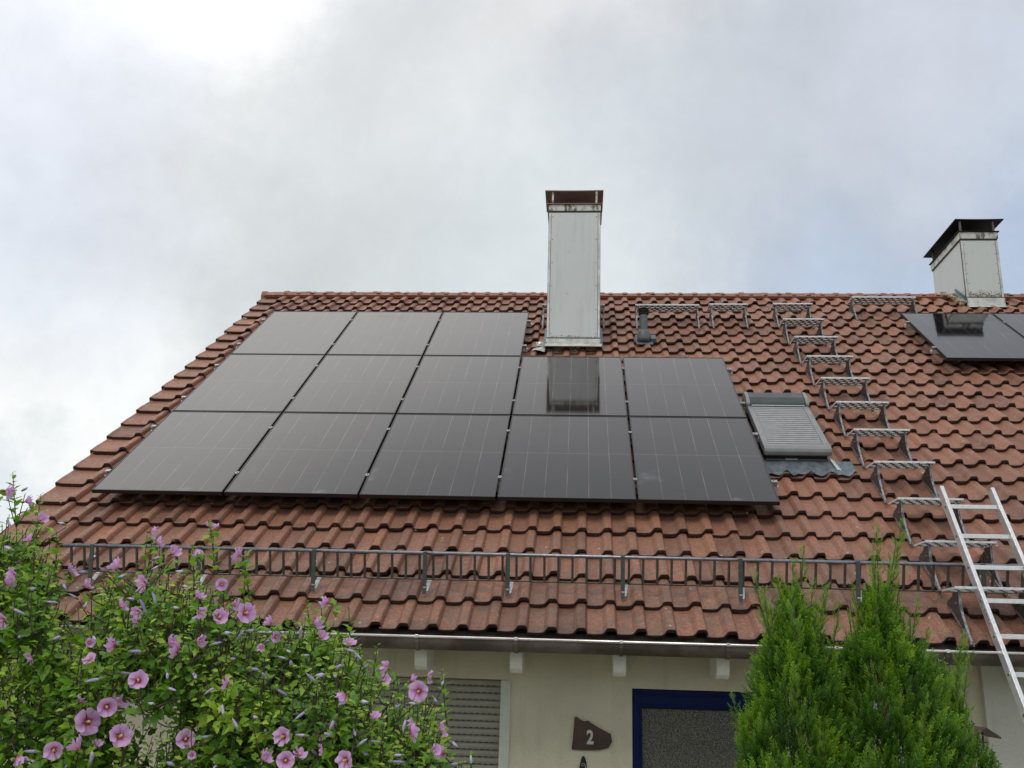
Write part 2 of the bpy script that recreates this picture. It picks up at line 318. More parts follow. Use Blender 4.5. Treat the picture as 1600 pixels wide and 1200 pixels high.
# ------------------------------------------------------------------ mesh builder
class MB:
    def __init__(s): s.v = []; s.f = []; s.m = []; s.t = []; s.e = []; s.cur = 0; s.tint = .5; s.mats = []
    def use(s, m):
        if m not in s.mats: s.mats.append(m)
        s.cur = s.mats.index(m); return s
    def add(s, vs, fs, tints=None, edges=None):
        b = len(s.v); s.v += [tuple(p) for p in vs]
        s.t += list(tints) if tints is not None else [s.tint]*len(vs)
        s.e += list(edges) if edges is not None else [0.]*len(vs)
        for f in fs: s.f.append(tuple(b+i for i in f)); s.m.append(s.cur)
    def box(s, c, h, ax=None):
        c = Vector(c); ax = ax or (Vector((1, 0, 0)), Vector((0, 1, 0)), Vector((0, 0, 1)))
        vs = [c + ax[0]*h[0]*a + ax[1]*h[1]*b + ax[2]*h[2]*d for a in (-1, 1) for b in (-1, 1) for d in (-1, 1)]
        s.add(vs, [(0, 1, 3, 2), (4, 6, 7, 5), (0, 4, 5, 1), (2, 3, 7, 6), (0, 2, 6, 4), (1, 5, 7, 3)])
        return s
    def bb(s, x0, x1, y0, y1, z0, z1): return s.box(((x0+x1)/2, (y0+y1)/2, (z0+z1)/2), ((x1-x0)/2, (y1-y0)/2, (z1-z0)/2))
    def rb(s, u0, u1, v0, v1, o0, o1): return s.box(P((u0+u1)/2, (v0+v1)/2, (o0+o1)/2), ((u1-u0)/2, (v1-v0)/2, (o1-o0)/2), (UH, VH, NH))
    def bar(s, a, b, wx, wy, up=None):
        a, b = Vector(a), Vector(b); d = (b-a); L = d.length; d.normalize(); up = Vector(up or (0, 0, 1))
        x = d.cross(up); x = x.normalized() if x.length > 1e-4 else Vector((1, 0, 0)); y = x.cross(d)
        return s.box((a+b)/2, (wx/2, wy/2, L/2), (x, y, d))
    def prism(s, pts, ext):
        pts = [Vector(p) for p in pts]; n = len(pts); ext = Vector(ext)
        s.add(pts + [p+ext for p in pts], [tuple(range(n))[::-1], tuple(range(n, 2*n))] + [(i, (i+1) % n, n+(i+1) % n, n+i) for i in range(n)])
        return s
    def tube(s, pts, r, n=8, cap=True, tints=None):
        pts = [Vector(p) for p in pts]; rs = r if isinstance(r, (list, tuple)) else [r]*len(pts)
        vs = []; k = len(pts); ref = None
        for i, p in enumerate(pts):
            d = (pts[min(i+1, k-1)]-pts[max(i-1, 0)]).normalized()
            if ref is None: ref = Vector((0, 0, 1)) if abs(d.z) < .9 else Vector((1, 0, 0))
            x = d.cross(ref).normalized(); y = x.cross(d); ref = y
            for j in range(n):
                a = 2*math.pi*j/n; vs.append(p + (x*math.cos(a)+y*math.sin(a))*rs[i])
        fs = [(i*n+j, i*n+(j+1) % n, (i+1)*n+(j+1) % n, (i+1)*n+j) for i in range(k-1) for j in range(n)]
        if cap: fs += [tuple(range(n))[::-1], tuple(range((k-1)*n, k*n))]
        s.add(vs, fs); return s
    def build(s, name, parent=None, smooth=False, origin=None, bevel=0.):
        me = bpy.data.meshes.new(name)
        vs = s.v
        if origin is not None: o = Vector(origin); vs = [(p[0]-o.x, p[1]-o.y, p[2]-o.z) for p in vs]
        me.from_pydata(vs, [], s.f); me.update()
        for m in s.mats: me.materials.append(m)
        me.polygons.foreach_set('material_index', s.m)
        if smooth: me.polygons.foreach_set('use_smooth', [True]*len(s.f))
        for nm, arr in (('tint', s.t), ('edge', s.e)):
            a = me.attributes.new(nm, 'FLOAT', 'POINT'); a.data.foreach_set('value', arr)
        ob = bpy.data.objects.new(name, me); COL.objects.link(ob)
        if origin is not None: ob.location = o
        if parent is not None:
            ob.parent = parent
            if origin is None: pass
        if bevel:
            b = ob.modifiers.new('bevel', 'BEVEL'); b.width = bevel; b.segments = 2; b.limit_method = 'ANGLE'; b.harden_normals = False
        return ob
def nb(m): return MB().use(m)
def tag(o, label=None, cat=None, group=None, kind=None):
    if label: o['label'] = label
    if cat: o['category'] = cat
    if group: o['group'] = group
    if kind: o['kind'] = kind
    return o
def thing(name, label, cat, group=None, loc=(0, 0, 0)):
    o = bpy.data.objects.new(name, None); COL.objects.link(o); o.location = loc; o.empty_display_size = .1
    return tag(o, label, cat, group)
def adopt(root, *parts):       # parts built in world space: keep them there under a root placed at the thing's base
    for p in parts:
        p.parent = root; p.matrix_parent_inverse = Matrix.Translation(-Vector(root.location))
def dup(root, delta, label):
    r = root.copy(); COL.objects.link(r); r.location = Vector(root.location) + Vector(delta); r['label'] = label
    for ch in list(root.children):
        c = ch.copy(); COL.objects.link(c); c.parent = r; c.matrix_parent_inverse = ch.matrix_parent_inverse.copy()
        for g in list(ch.children):
            d = g.copy(); COL.objects.link(d); d.parent = c; d.matrix_parent_inverse = g.matrix_parent_inverse.copy()
    return r

# ------------------------------------------------------------------ roof frame of reference
TH = 0.6568565; CT, ST = math.cos(TH), math.sin(TH)
UH = Vector((1, 0, 0)); VH = Vector((0, CT, ST)); NH = Vector((0, -ST, CT))
def P(u, v, o=0.): return UH*u + VH*v + NH*o
T = -.13                                   # height of the tile humps below the solar glass plane
PAN = T-.045
V0, DV, DU, NROW = -1.606, .3394, .2005, 24
UL, UR = -.585, 13.0
HUMP0 = -.249
YR = P(0, 6.66, T-.09).y; ZR = P(0, 6.66, T-.09).z
GZ = -3.6

# ------------------------------------------------------------------ ground (structure)
g = MB().use(M_GROUND); g.add([(-400, -400, GZ), (400, -400, GZ), (400, 400, GZ), (-400, 400, GZ)], [(0, 1, 2, 3)])
tag(g.build('ground'), kind='structure')

# ------------------------------------------------------------------ house
house = thing('house', 'cream rendered terraced house with a red clay tile roof, blue-framed door and two chimneys', 'house', loc=(6, 3, GZ))
def profile():     # (x relative to hump centre, height)
    return [(-.172, .004), (-.160, .0), (-.130, -.002), (-.100, -.002), (-.072, .001), (-.060, .005), (-.048, .018), (-.034, .038), (-.027, .043), (-.012, .045), (.012, .045), (.022, .042), (.027, .036), (.036, .012), (.038, -.006)]
PR = profile()
def tiles_mesh(P_, name, mater):
    mb = MB().use(mater)
    cols = int((UR-UL)/DU)+1
    for r in range(NROW+1):
        v0 = V0 + r*DV
        for c in range(cols):
            uc = HUMP0 + c*DU
            if uc > UR: continue
            pr = PR
            if c == 0:
                pr = [(-.336, -.040), (-.335, .004), (-.328, .010), (-.312, .011), (-.300, .005), (-.280, .0)] + PR[2:]
            du, dv, do, sk = (random.gauss(0, .003), random.gauss(0, .0055), random.gauss(0, .0026), random.gauss(0, .008))
            tint = min(.92, max(0, random.gauss(.5, .2)))
            if random.random() < .006: tint = .96
            if random.random() < .05: tint = .15
            if r < 3: tint = max(0, tint-.10)
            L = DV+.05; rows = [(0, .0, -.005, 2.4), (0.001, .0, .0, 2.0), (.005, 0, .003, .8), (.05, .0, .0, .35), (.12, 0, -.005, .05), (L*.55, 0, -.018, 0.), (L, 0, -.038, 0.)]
            vs = []; es = []; n = len(pr)
            for k, (t, _, o, e) in enumerate(rows):
                if v0+t > 6.66: t = 6.66-v0
                for x, h in pr:
                    hh = h*(1-.15*t/L)
                    oo = PAN + hh + o + do + sk*t
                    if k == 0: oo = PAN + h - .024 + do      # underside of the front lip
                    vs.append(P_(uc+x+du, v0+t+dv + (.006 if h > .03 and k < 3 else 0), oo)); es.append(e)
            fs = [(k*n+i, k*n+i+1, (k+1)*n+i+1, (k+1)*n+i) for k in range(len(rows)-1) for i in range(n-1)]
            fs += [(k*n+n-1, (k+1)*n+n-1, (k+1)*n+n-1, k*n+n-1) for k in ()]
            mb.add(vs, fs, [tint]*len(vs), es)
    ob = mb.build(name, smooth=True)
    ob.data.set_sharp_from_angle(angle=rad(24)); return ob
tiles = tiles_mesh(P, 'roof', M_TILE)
adopt(house, tiles)
# underlay so no light leaks between tiles, rear slope with its own tiles (coarser), ridge
ul = nb(M_WOODD); ul.rb(UL+.05, UR, V0+.05, 6.60, PAN-.09, PAN-.05); adopt(house, ul.build('roof_deck'))
def PB(u, v, o=0.):
    p = P(u, v, o); return Vector((p.x, 2*YR-p.y, p.z))
rb_ = MB().use(M_TILE)
for r in range(NROW+1):
    v0 = V0+r*DV
    for c in range(int((UR-UL)/DU)):
        rb_.tint = random.gauss(.5, .12)
        uc = HUMP0+c*DU; pts = [(-.165, 0), (-.05, 0), (-.02, .044), (.02, .044), (.035, 0)]
        vs = [PB(uc+x, min(v0+t, 6.66), PAN+h-.08*t) for t in (0, DV) for x, h in pts]
        rb_.add(vs, [(i+5, i+6, i+1, i) for i in range(4)])
adopt(house, rb_.build('rear_roof'))
rg = MB().use(M_RIDGE); k = 0; u = UL-.03
while u < UR:
    L = .335; tint = min(1, max(0, random.gauss(.35, .14)));
    if random.random() < .07: tint = .93
    r0, r1 = .113, .108; dz = random.gauss(0, .003); n = 13; vs = []; es = []
    secs = [(u-.012, r0-.014), (u-.012, r0), (u+.05, r0), (u+.07, r0-.012), (u+L+.02, r1-.004)]
    for x, r in secs:
        for j in range(n):
            a = rad(-22+224*j/(n-1)); vs.append((x, YR-math.cos(a)*r*1.05, ZR-.035+dz+math.sin(a)*r))
    rg.add(vs, [(i*n+j, i*n+j+1, (i+1)*n+j+1, (i+1)*n+j) for i in range(len(secs)-1) for j in range(n-1)], [tint]*len(vs))
    if k == 0:
        rg.add([(u-.012, YR-math.cos(rad(-22+224*j/(n-1)))*r0, ZR-.035+math.sin(rad(-22+224*j/(n-1)))*r0) for j in range(n)], [tuple(range(n))], [tint]*n)
    u += L; k += 1
ro = rg.build('ridge_tiles', smooth=True); ro.data.set_sharp_from_angle(angle=rad(50)); adopt(house, ro)
rp = nb(M_RIDGE); rp.tint = .35; rp.rb(UL+.03, UR, 6.50, 6.62, PAN-.01, T-.012); adopt(house, rp.build('ridge_filler'))
# bed course under the ridge (red filler seen between humps)
# walls
WY = -.75
XD0, XD1, DTOP = 4.515, 5.56, -1.463
XW0, XW1, WTOP = 2.15, 3.600, -1.432
XC = 6.887
wl = nb(M_PLASTER); zt = -.98; dpt = .25
wl.bb(-.40, XW0, WY, WY+dpt, GZ, zt); wl.bb(XW1, XD0, WY, WY+dpt, GZ, zt); wl.bb(XD1, XC, WY, WY+dpt, GZ, zt)
wl.bb(XW0, XW1, WY, WY+dpt, WTOP, zt); wl.bb(XD0, XD1, WY, WY+dpt, DTOP, zt)
wl.bb(XW0, XW1, WY, WY+dpt, GZ, -2.75)
yb = 2*YR-WY
wl.prism([(-.40, WY+dpt, GZ), (-.40, yb, GZ), (-.40, yb, -.98), (-.40, YR, ZR-.25), (-.40, WY+dpt, -.80)], (.25, 0, 0))
wl.bb(-.15, 13, yb-.25, yb, GZ, -.98)
adopt(house, wl.build('wall'))
w2 = nb(M_PLASTER2); w2.bb(XC, 7.16, WY-.045, WY+dpt, GZ, zt); w2.bb(7.16, 8.3, WY-.045, WY+dpt, -1.43, zt); w2.bb(8.3, 13, WY-.045, WY+dpt, GZ, zt); w2.bb(7.16, 8.3, WY-.045, WY+dpt, GZ, -2.7)
o = w2.build('wall'); o['label'] = 'lighter grey-white rendered wall at the right'; adopt(house, o)
# soffit boards between rafters, following the roof
sf = nb(M_WHITE); sf.rb(-.45, UR, V0+.10, V0+1.05, PAN-.16, PAN-.12); adopt(house, sf.build('soffit'))
fb = nb(M_WOODD); fb.bb(-.5, UR, -1.135, -1.115, -1.24, -1.155); adopt(house, fb.build('fascia'))
# rafter tails
xs = [3.096, 3.728, 4.406, 5.071, 5.74, 6.41]
xs = [xs[0]-.66*k for k in (5, 4, 3, 2, 1)] + xs + [7.08+.67*k for k in range(8)]
for x in xs:
    x = 4.138+(x-4.138)*1.027
    prf = [(WY+.01, -1.05), (WY+.01, -1.36), (-1.00, -1.385), (-1.06, -1.38), (-1.095, -1.355), (-1.112, -1.31), (-1.12, -1.25), (-1.12, -1.16)]
    r = nb(M_WHITE); r.prism([(x-.04, a, b) for a, b in prf], (.085, 0, 0)); adopt(house, r.build('rafter_tail', bevel=.004))
# gutter: half-round trough with a rolled front bead
gt = MB().use(M_ZINC); GY, GZZ, GR = -1.235, -1.170, .070
x0, x1 = .26-.9, 13.; n = 12
for xa, xb in ((x0, 3.1), (3.1, 7.4), (7.4, x1)):
    sec = []
    for j in range(n+1):
        a = math.pi + math.pi*j/n; sec.append((GY+math.cos(a)*GR, GZZ+math.sin(a)*GR*1.15))
    sec2 = [(GY+(y-GY)*.955, GZZ+(z-GZZ)*.955) for y, z in sec[::-1]]
    loop = sec+sec2; m = len(loop)
    vs = [(x, y, z) for x in (xa, xb) for y, z in loop]
    gt.add(vs, [(i, (i+1) % m, m+(i+1) % m, m+i) for i in range(m)] + [tuple(range(m))[::-1], tuple(range(m, 2*m))])
gut = gt.build('gutter', smooth=True); gut.data.set_sharp_from_angle(angle=rad(40)); adopt(house, gut)
bd = nb(M_BEAD); bd.tube([(x0, GY-GR-.002, GZZ+.002), (x1, GY-GR-.002, GZZ+.002)], .0095, 10)
ob = bd.build('gutter_bead', smooth=True); ob.parent = gut
ap = nb(M_ZINC); ap.add([P(-.55, V0+.06, PAN-.045), P(UR, V0+.06, PAN-.045), P(UR, V0-.03, PAN-.085), P(-.55, V0-.03, PAN-.085), (-.55, -1.19, -1.20), (UR, -1.19, -1.20)], [(0, 1, 2, 3), (3, 2, 5, 4)]); adopt(house, ap.build('eaves_sheet'))
for x in [4.138+(q_-4.138)*1.03 for q_ in [.45+.66*k for k in range(4)] + [3.1, 3.74, 4.41, 5.08, 5.75, 6.42, 7.1, 7.8, 8.5]]:
    br = nb(M_ZINC); pts = []
    for j in range(9):
        a = math.pi + math.pi*j/8; pts.append((x, GY+math.cos(a)*(GR+.005), GZZ+math.sin(a)*(GR*1.15+.005)))
    for a_, b_ in zip(pts[:-1], pts[1:]): br.bar(a_, b_, .026, .006, (1, 0, 0)) if 0 else br.prism([Vector(a_)+Vector((-.013, 0, 0)), Vector(b_)+Vector((-.013, 0, 0)), Vector(b_)+Vector((.013, 0, 0)), Vector(a_)+Vector((.013, 0, 0))], (0, -.004, -.002))
    b = br.build('gutter_bracket'); b.parent = gut
    bc = nb(M_BEAD); bc.bb(x-.012, x+.012, GY-GR-.016, GY-GR+.02, GZZ-.008, GZZ+.014); c = bc.build('bracket_clip', bevel=.003); c.parent = gut
adopt(house)
for ch in gut.children: ch.matrix_parent_inverse = Matrix.Translation((0, 0, 0)); 
# roller shutter window
win = nb(M_TRIM)
win.bb(XW1-.005, XW1+.066, WY-.012, WY+.02, -2.76, WTOP-.004); win.bb(XW0-.066, XW0+.005, WY-.012, WY+.02, -2.76, WTOP-.004)
win.bb(XW0-.1, XW1+.1, WY-.06, WY+.08, -2.80, -2.75)
wo = win.build('window', bevel=.003); adopt(house, wo)
sh = nb(M_SHUT); z = WTOP; 
while z > -2.75:
    zb = z-.0475; y = WY+.075
    vs = [(x, yy, zz) for x in (XW0, XW1) for yy, zz in ((y+.004, z-.001), (y-.006, z-.010), (y-.009, z-.026), (y-.004, zb+.005), (y+.006, zb+.003), (y+.006, zb))]
    sh.add(vs, [(i, i+1, 7+i, 6+i) for i in range(5)]); z = zb
sh.use(M_DARK); z = WTOP-.0445
while z > -2.7:
    x = XW0+.02+(.0 if int(z*100) % 2 else .015)
    while x < XW1-.04:
        sh.bb(x, x+.022, WY+.0685, WY+.076, z-.0015, z+.002); x += .0425
    z -= .0475
so_ = sh.build('roller_shutter'); so_.parent = wo; so_.matrix_parent_inverse = Matrix.Identity(4)
dk = nb(M_DARK); dk.bb(XW0, XW1, WY+.0822, WY+.12, -2.75, WTOP); d_ = dk.build('window_recess'); d_.parent = wo
# neighbouring window at the right edge
w3 = nb(M_TRIM); w3.bb(7.16, 7.20, WY-.03, WY+.02, -2.7, -1.44); w3.bb(8.26, 8.3, WY-.03, WY+.02, -2.7, -1.44); w3.bb(7.195, 8.265, WY-.028, WY+.018, -2.72, -2.68); o3 = w3.build('window'); adopt(house, o3)
s3 = nb(M_SHUT)
for k in range(26): s3.prism([(7.20, WY+.05, -1.44-k*.0475), (7.20, WY+.035, -1.46-k*.0475), (7.20, WY+.05, -1.4835-k*.0475)], (1.06, 0, 0))
q = s3.build('roller_shutter'); q.parent = o3
# plaster niche frame left of the corner
nf = nb(M_PLASTER); nf.bb(6.05, 6.775, WY-.014, WY+.0, -2.6, -1.405); nf.use(M_PLASTER2).bb(6.11, 6.74, WY-.018, WY-.0141, -2.6, -1.425)
adopt(house, nf.build('wall_panel', bevel=.004))
# blue door with rippled glass
df = nb(M_BLUE)
df.bb(XD0, XD0+.066, WY+.03, WY+.10, GZ, DTOP); df.bb(XD1-.066, XD1, WY+.03, WY+.10, GZ, DTOP); df.bb(XD0+.066, XD1-.066, WY+.03, WY+.10, DTOP-.125, DTOP)
df.bb(XD0+.066, XD1-.066, WY+.035, WY+.10, -2.75, -2.6); df.bb(XD0+.066, XD1-.066, WY+.035, WY+.10, GZ, GZ+.3)
df.bb(XD0+.05, XD1-.05, WY+.022, WY+.0299, DTOP-.118, DTOP-.108); df.bb(XD0+.050, XD0+.058, WY+.022, WY+.0299, -2.6, DTOP-.1185); df.bb(XD0+.002, XD1-.002, WY+.02, WY+.0299, DTOP-.045, DTOP-.035); df.use(M_DARK).bb(XD0+.066, XD0+.072, WY+.052, WY+.0599, GZ+.3, DTOP-.125); df.bb(XD0+.072, XD1-.066, WY+.052, WY+.0599, DTOP-.131, DTOP-.125)
do_ = df.build('door', bevel=.004); adopt(house, do_)
dg = nb(M_DOORG); dg.bb(XD0+.066, XD1-.066, WY+.06, WY+.075, GZ+.3, DTOP-.125); dgo = dg.build('glass_pane'); dgo.parent = do_
hd = nb(M_SILVER); hd.bb(XD0+.03, XD0+.045, WY-.01, WY+.03, -2.55, -2.535); hd.bb(XD0+.03, XD0+.14, WY-.02, WY-.01, -2.55, -2.53); hdo = hd.build('handle'); hdo.parent = do_
for root in (do_, wo, o3):
    for ch in root.children: ch.matrix_parent_inverse = Matrix.Identity(4)

# chimneys ---------------------------------------------------------------
def chimney(x0, x1, y0, y1, zb, z0, z1, zcol, zcap, capm, clad, cap, posts, wide, lab):
    b = nb(clad); b.bb(x0, x1, y0, y1, zb-1.0, z1)
    b.use(M_FLASH)                               # folded corner strips, dark seams and rivets
    for xa, xb in ((x0-.005, x0+.022), (x1-.022, x1+.005)): b.bb(xa, xb, y0-.006, y0+.03, z0, z1-.01)
    b.use(M_GALVD)
    for x in (x0+.0245, x1-.0245): b.bb(x-.0022, x+.0022, y0-.003, y0+.01, z0, z1-.01)
    for x in (x0-.0065, x1+.0065): b.bb(x-.0013, x+.0013, y0-.004, y0+.032, z0, z1-.01)
    b.bb(x0-.004, x1+.004, y0-.012, y0-.0065, z0-.004, z0+.006)
    b.use(M_GALVD)
    for x in (x0+.045, x1-.045):
        for k in range(6): b.box((x, y0-.001, z0+.06+(z1-z0-.12)*k/5), (.005, .003, .005))
    body = b.build('chimney', bevel=.003); body['label'] = lab; adopt(house, body)
    kids = []
    c = nb(M_BAND); e = wide
    c.bb(x0-e, x1+e, y0-e, y1+e, z1+.02, zcol); c.use(M_WOODD).bb(x0-e*.4, x1+e*.4, y0-e*.4, y1+e*.4, z1, z1+.02)
    c.use(capm).bb(x0-e-.02, x1+e+.02, y0-e-.02, y1+e+.02, zcol, zcol+.012)
    c.use(M_DARK).bb(x0+.08, x1-.08, y0+.08, y1-.08, zcol+.012, zcol+.05)
    kids.append(c.build('chimney_collar', bevel=.003))
    cp = nb(capm); cx0, cx1, cy0, cy1 = cap
    # slightly dished thin plate with folded rim
    nx, ny = 9, 9; vs = []
    for k in (0, 1):
        for i in range(nx):
            for j in range(ny):
                a, b_ = i/(nx-1), j/(ny-1); sag = -.022*math.sin(math.pi*a)*(.4+.6*math.sin(math.pi*b_))*0.5
                vs.append((cx0+(cx1-cx0)*a, cy0+(cy1-cy0)*b_, zcap+k*.012+sag))
    N = nx*ny; fs = []
    for i in range(nx-1):
        for j in range(ny-1):
            q = (i*ny+j, (i+1)*ny+j, (i+1)*ny+j+1, i*ny+j+1); fs.append(q[::-1]); fs.append(tuple(N+k for k in q))
    for i in range(nx-1):
        fs.append((i*ny, (i+1)*ny, N+(i+1)*ny, N+i*ny)); fs.append((i*ny+ny-1, N+i*ny+ny-1, N+(i+1)*ny+ny-1, (i+1)*ny+ny-1))
    for j in range(ny-1):
        fs.append((j, N+j, N+j+1, j+1)); fs.append(((nx-1)*ny+j, (nx-1)*ny+j+1, N+(nx-1)*ny+j+1, N+(nx-1)*ny+j))
    cp.add(vs, fs); kids.append(cp.build('chimney_cap'))
    for (px, py) in posts:
        p = nb(M_BAND if capm is M_RUST else M_GALVD); p.box((px, py, (zcol+zcap)/2), (.012, .012, (zcap-zcol)/2-.002)); kids.append(p.build('cap_post'))
    for kk in kids: kk.parent = body; kk.matrix_parent_inverse = Matrix.Identity(4)
    return body
ch1 = chimney(3.715, 4.360, 3.415, 3.975, 2.46, 2.572, 4.275, 4.382, 4.575, M_RUST, M_CLAD1, (3.655, 4.405, 3.40, 4.01),
              [(3.755, 3.42), (4.315, 3.42), (3.755, 3.96), (4.315, 3.96)], .012, 'tall pale sheet-clad chimney with a brown cap')
ch2 = chimney(9.455, 9.945, 5.0, 6.12, 3.60, 3.755, 4.615, 4.735, 4.925, M_CAPB, M_CLAD2, (9.40, 10.066, 4.975, 6.30),
              [(9.475, 5.02), (9.925, 5.02), (9.475, 6.1), (9.925, 6.1)], .018, 'shorter rust-flecked chimney with a wide black cap at the ridge')
def P_at(x, Y, o): # point above roof plane at depth Y
    v = (Y + ST*o)/CT; return P(x, v, o)
def flashing(x0, x1, y0, y1, zb, zt, body, name='flashing'):
    f = nb(M_FLASH)
    f.bb(x0-.012, x1+.012, y0-.018, y0-.005, zb+.02, zt-.012)
    f.prism([(x0-.02, y0-.02, zb+.035), (x0-.03, y0-.10, zb-.03), (x0-.03, y0-.13, zb-.035), (x0-.02, y0-.02, zb+.02)], (x1-x0+.05, 0, 0))
    # side upstands stepping up with the roof
    f.use(M_LEAD)
    for sx, xx in ((-1, x0), (1, x1)):
        pts = [P_at(xx, y0-.03, T+.01), P_at(xx, min(y1, YR-.05), T+.01), P_at(xx, min(y1, YR-.05), T+.05), P_at(xx, y0-.02, T+.05)]
        f.prism([p+Vector((sx*.004, 0, 0)) for p in pts], (sx*.008, 0, 0))
        a = [P_at(xx+sx*.01, y0-.06, T+.012), P_at(xx+sx*.045, y0-.04, T-.005), P_at(xx+sx*.045, min(y1, YR-.1), T-.005), P_at(xx+sx*.01, min(y1, YR-.1), T+.012)]
        f.prism(a, NH*.006)
    o = f.build(name, bevel=.002); o.parent = body; o.matrix_parent_inverse = Matrix.Identity(4)
flashing(3.715, 4.360, 3.415, 3.975, 2.46, 2.572, ch1); flashing(9.455, 9.945, 5.0, 6.12, 3.60, 3.755, ch2)
# crumpled sheet patches left of chimney 1, mortar fillet beside chimney 2
for (u0, v0, n) in ((3.575, 4.24, 4), (3.545, 4.05, 5)):
    N = 6; vs = []; cr = nb(M_FLASH)
    for i in range(N):
        for j in range(N): vs.append(P(u0+.15*i/(N-1), v0+.17*j/(N-1), T-.015+random.uniform(-.012, .02)))
    cr.add(vs, [(i*N+j, (i+1)*N+j, (i+1)*N+j+1, i*N+j+1) for i in range(N-1) for j in range(N-1)])
    o = cr.build('crumpled_flashing'); o.parent = ch1; o.matrix_parent_inverse = Matrix.Identity(4)
mo = nb(M_MORTAR)
for k in range(26):
    t = k/25; u = 9.36-.10*t+random.uniform(-.02, .02); v = 6.12+.5*t
    mo.box(P(u, v, T+random.uniform(-.01, .025)), (random.uniform(.015, .04), random.uniform(.015, .03), random.uniform(.008, .02)), (UH, VH, NH))
o = mo.build('mortar_fillet'); o.parent = ch2; o.matrix_parent_inverse = Matrix.Identity(4)

# roof window with closed shutter -----------------------------------------
SU0, SU1, SV0, SV1 = 5.805, 6.405, 1.02, 2.335; SO = T+.13
sk = nb(M_DARK); sk.rb(SU0+.03, SU1-.03, SV0+.035, SV1-.02, T-.05, SO-.045)
sk.use(M_SKYF); sk.rb(SU0+.02, SU1-.02, SV0+.03, SV0+.034, T+.0, T+.012)
sky_o = sk.build('skylight'); sky_o['label'] = 'roof window with closed grey roller shutter'; adopt(house, sky_o)
kids = []
for u0, u1 in ((SU0, SU0+.055), (SU1-.055, SU1)):
    f = nb(M_SKYF); f.rb(u0, u1, SV0+.10, SV1-.30, SO-.075, SO); kids.append(f.build('guide_rail', bevel=.008))
f = nb(M_HOOD)
prf = [(-.30, -.03), (-.30, .012), (-.285, .03), (-.20, .052), (-.08, .055), (-.03, .035), (-.01, 0), (0, -.08), (-.30, -.08)]
f.prism([P(SU0+.03, SV1+a, SO+b) for a, b in prf], UH*(SU1-SU0-.06)); kids.append(f.build('shutter_box', bevel=.004))
f = nb(M_SKYF)
for u0 in (SU0-.006, SU1-.026): f.prism([P(u0, SV1+a, SO+b*1.08+.002) for a, b in prf], UH*.034)
f.use(M_ALU).rb(SU0+.04, SU1-.04, SV1-.31, SV1-.302, SO+.0, SO+.012)
kids.append(f.build('shutter_box_end', bevel=.004))
f = nb(M_SLAT); v = SV0+.09; 
while v < SV1-.31:
    pts = [(.003, -.014), (.005, -.004), (.016, .002), (.026, .002), (.038, -.004), (.044, -.014)]
    f.prism([P(SU0+.056, v+a, SO-.008+b) for a, b in pts], UH*(SU1-SU0-.112)); v += .047
kids.append(f.build('shutter_slats'))
f = nb(M_SKYF); pr2 = [(.10, -.075), (.10, .0), (.06, .006), (.02, -.004), (.002, -.03), (0, -.06), (.01, -.075)]
f.prism([P(SU0, SV0+a, SO+b) for a, b in pr2], UH*(SU1-SU0)); kids.append(f.build('bottom_rail', bevel=.006))
f = nb(M_ALU); f.rb(6.00, 6.11, SV0+.022, SV0+.034, SO-.125, SO-.112); kids.append(f.build('lever', bevel=.003))
f = nb(M_LEAD)
N = 34; vs = []
for j in range(5):
    for i in range(N):
        u = SU0-.06+(SU1-SU0+.24)*i/(N-1); ph = ((u-HUMP0)/DU) % 1; hump = max(0, 1-abs(((ph+.5) % 1)-.5)/.25)
        v = 1.035-.060*j-(.02*math.sin(i*1.3) if j == 4 else 0); o_ = T-.035+hump*.045*(j/4.)+.02*(1-j/4)
        vs.append(P(u, v, o_+.018))
f.add(vs, [(j*N+i, (j+1)*N+i, (j+1)*N+i+1, j*N+i+1) for j in range(4) for i in range(N-1)])
kids.append(f.build('apron_flashing', smooth=True))
f = nb(M_GALV); f.prism([P(SU1-.02, SV0+.02, T+.03), P(SU1+.03, SV0+.02, T+.0), P(SU1+.06, SV0-.14, T-.02), P(SU1+.02, SV0-.14, T-.01)], NH*.01); kids.append(f.build('side_flashing'))
for kk in kids: kk.parent = sky_o; kk.matrix_parent_inverse = Matrix.Identity(4)

# ------------------------------------------------------------------ solar panels
PW, PH, PG = 1.134, 1.722, .02
def make_panel():
    root = thing('solar_panel', 'x', 'solar panel')
    fr = nb(M_BLACK); t = .035; fw = .011
    fr.rb(0, fw, 0, PH, -t, 0); fr.rb(PW-fw, PW, 0, PH, -t, 0); fr.rb(fw, PW-fw, 0, fw, -t, 0); fr.rb(fw, PW-fw, PH-fw, PH, -t, 0)
    fr.rb(fw, PW-fw, fw, PH-fw, -.012, -.0055)
    a = fr.build('panel_frame', bevel=.0012)
    # bright chamfer line of the frame
    me = MB().use(M_PV); me.add([(fw, fw, -.0032), (PW-fw, fw, -.0032), (PW-fw, PH-fw, -.0032), (fw, PH-fw, -.0032), (fw, fw, -.005), (PW-fw, fw, -.005), (PW-fw, PH-fw, -.005), (fw, PH-fw, -.005)], [(0, 1, 2, 3), (4, 7, 6, 5), (0, 4, 5, 1), (1, 5, 6, 2), (2, 6, 7, 3), (3, 7, 4, 0)])
    b = me.build('panel_glass'); b.rotation_euler = (TH, 0, 0)
    for o in (a, b): o.parent = root
    root_clamps = []
    for v in (.36, 1.34):
        c = nb(M_SILVER); c.rb(PW+.001, PW+PG-.001, v-.022, v+.022, -.03, .004); c.rb(PW-.006, PW+PG+.006, v-.014, v+.014, .002, .0045); c.use(M_GALVD).rb(PW+.006, PW+.014, v-.006, v+.006, .0055, .010)
        k = c.build('clamp', bevel=.001); k.parent = root
    return root
p0 = make_panel(); first = True
rows = [('bottom', 0, 5, 0), ('middle', 1, 5, 0), ('top', 2, 3, 0)]
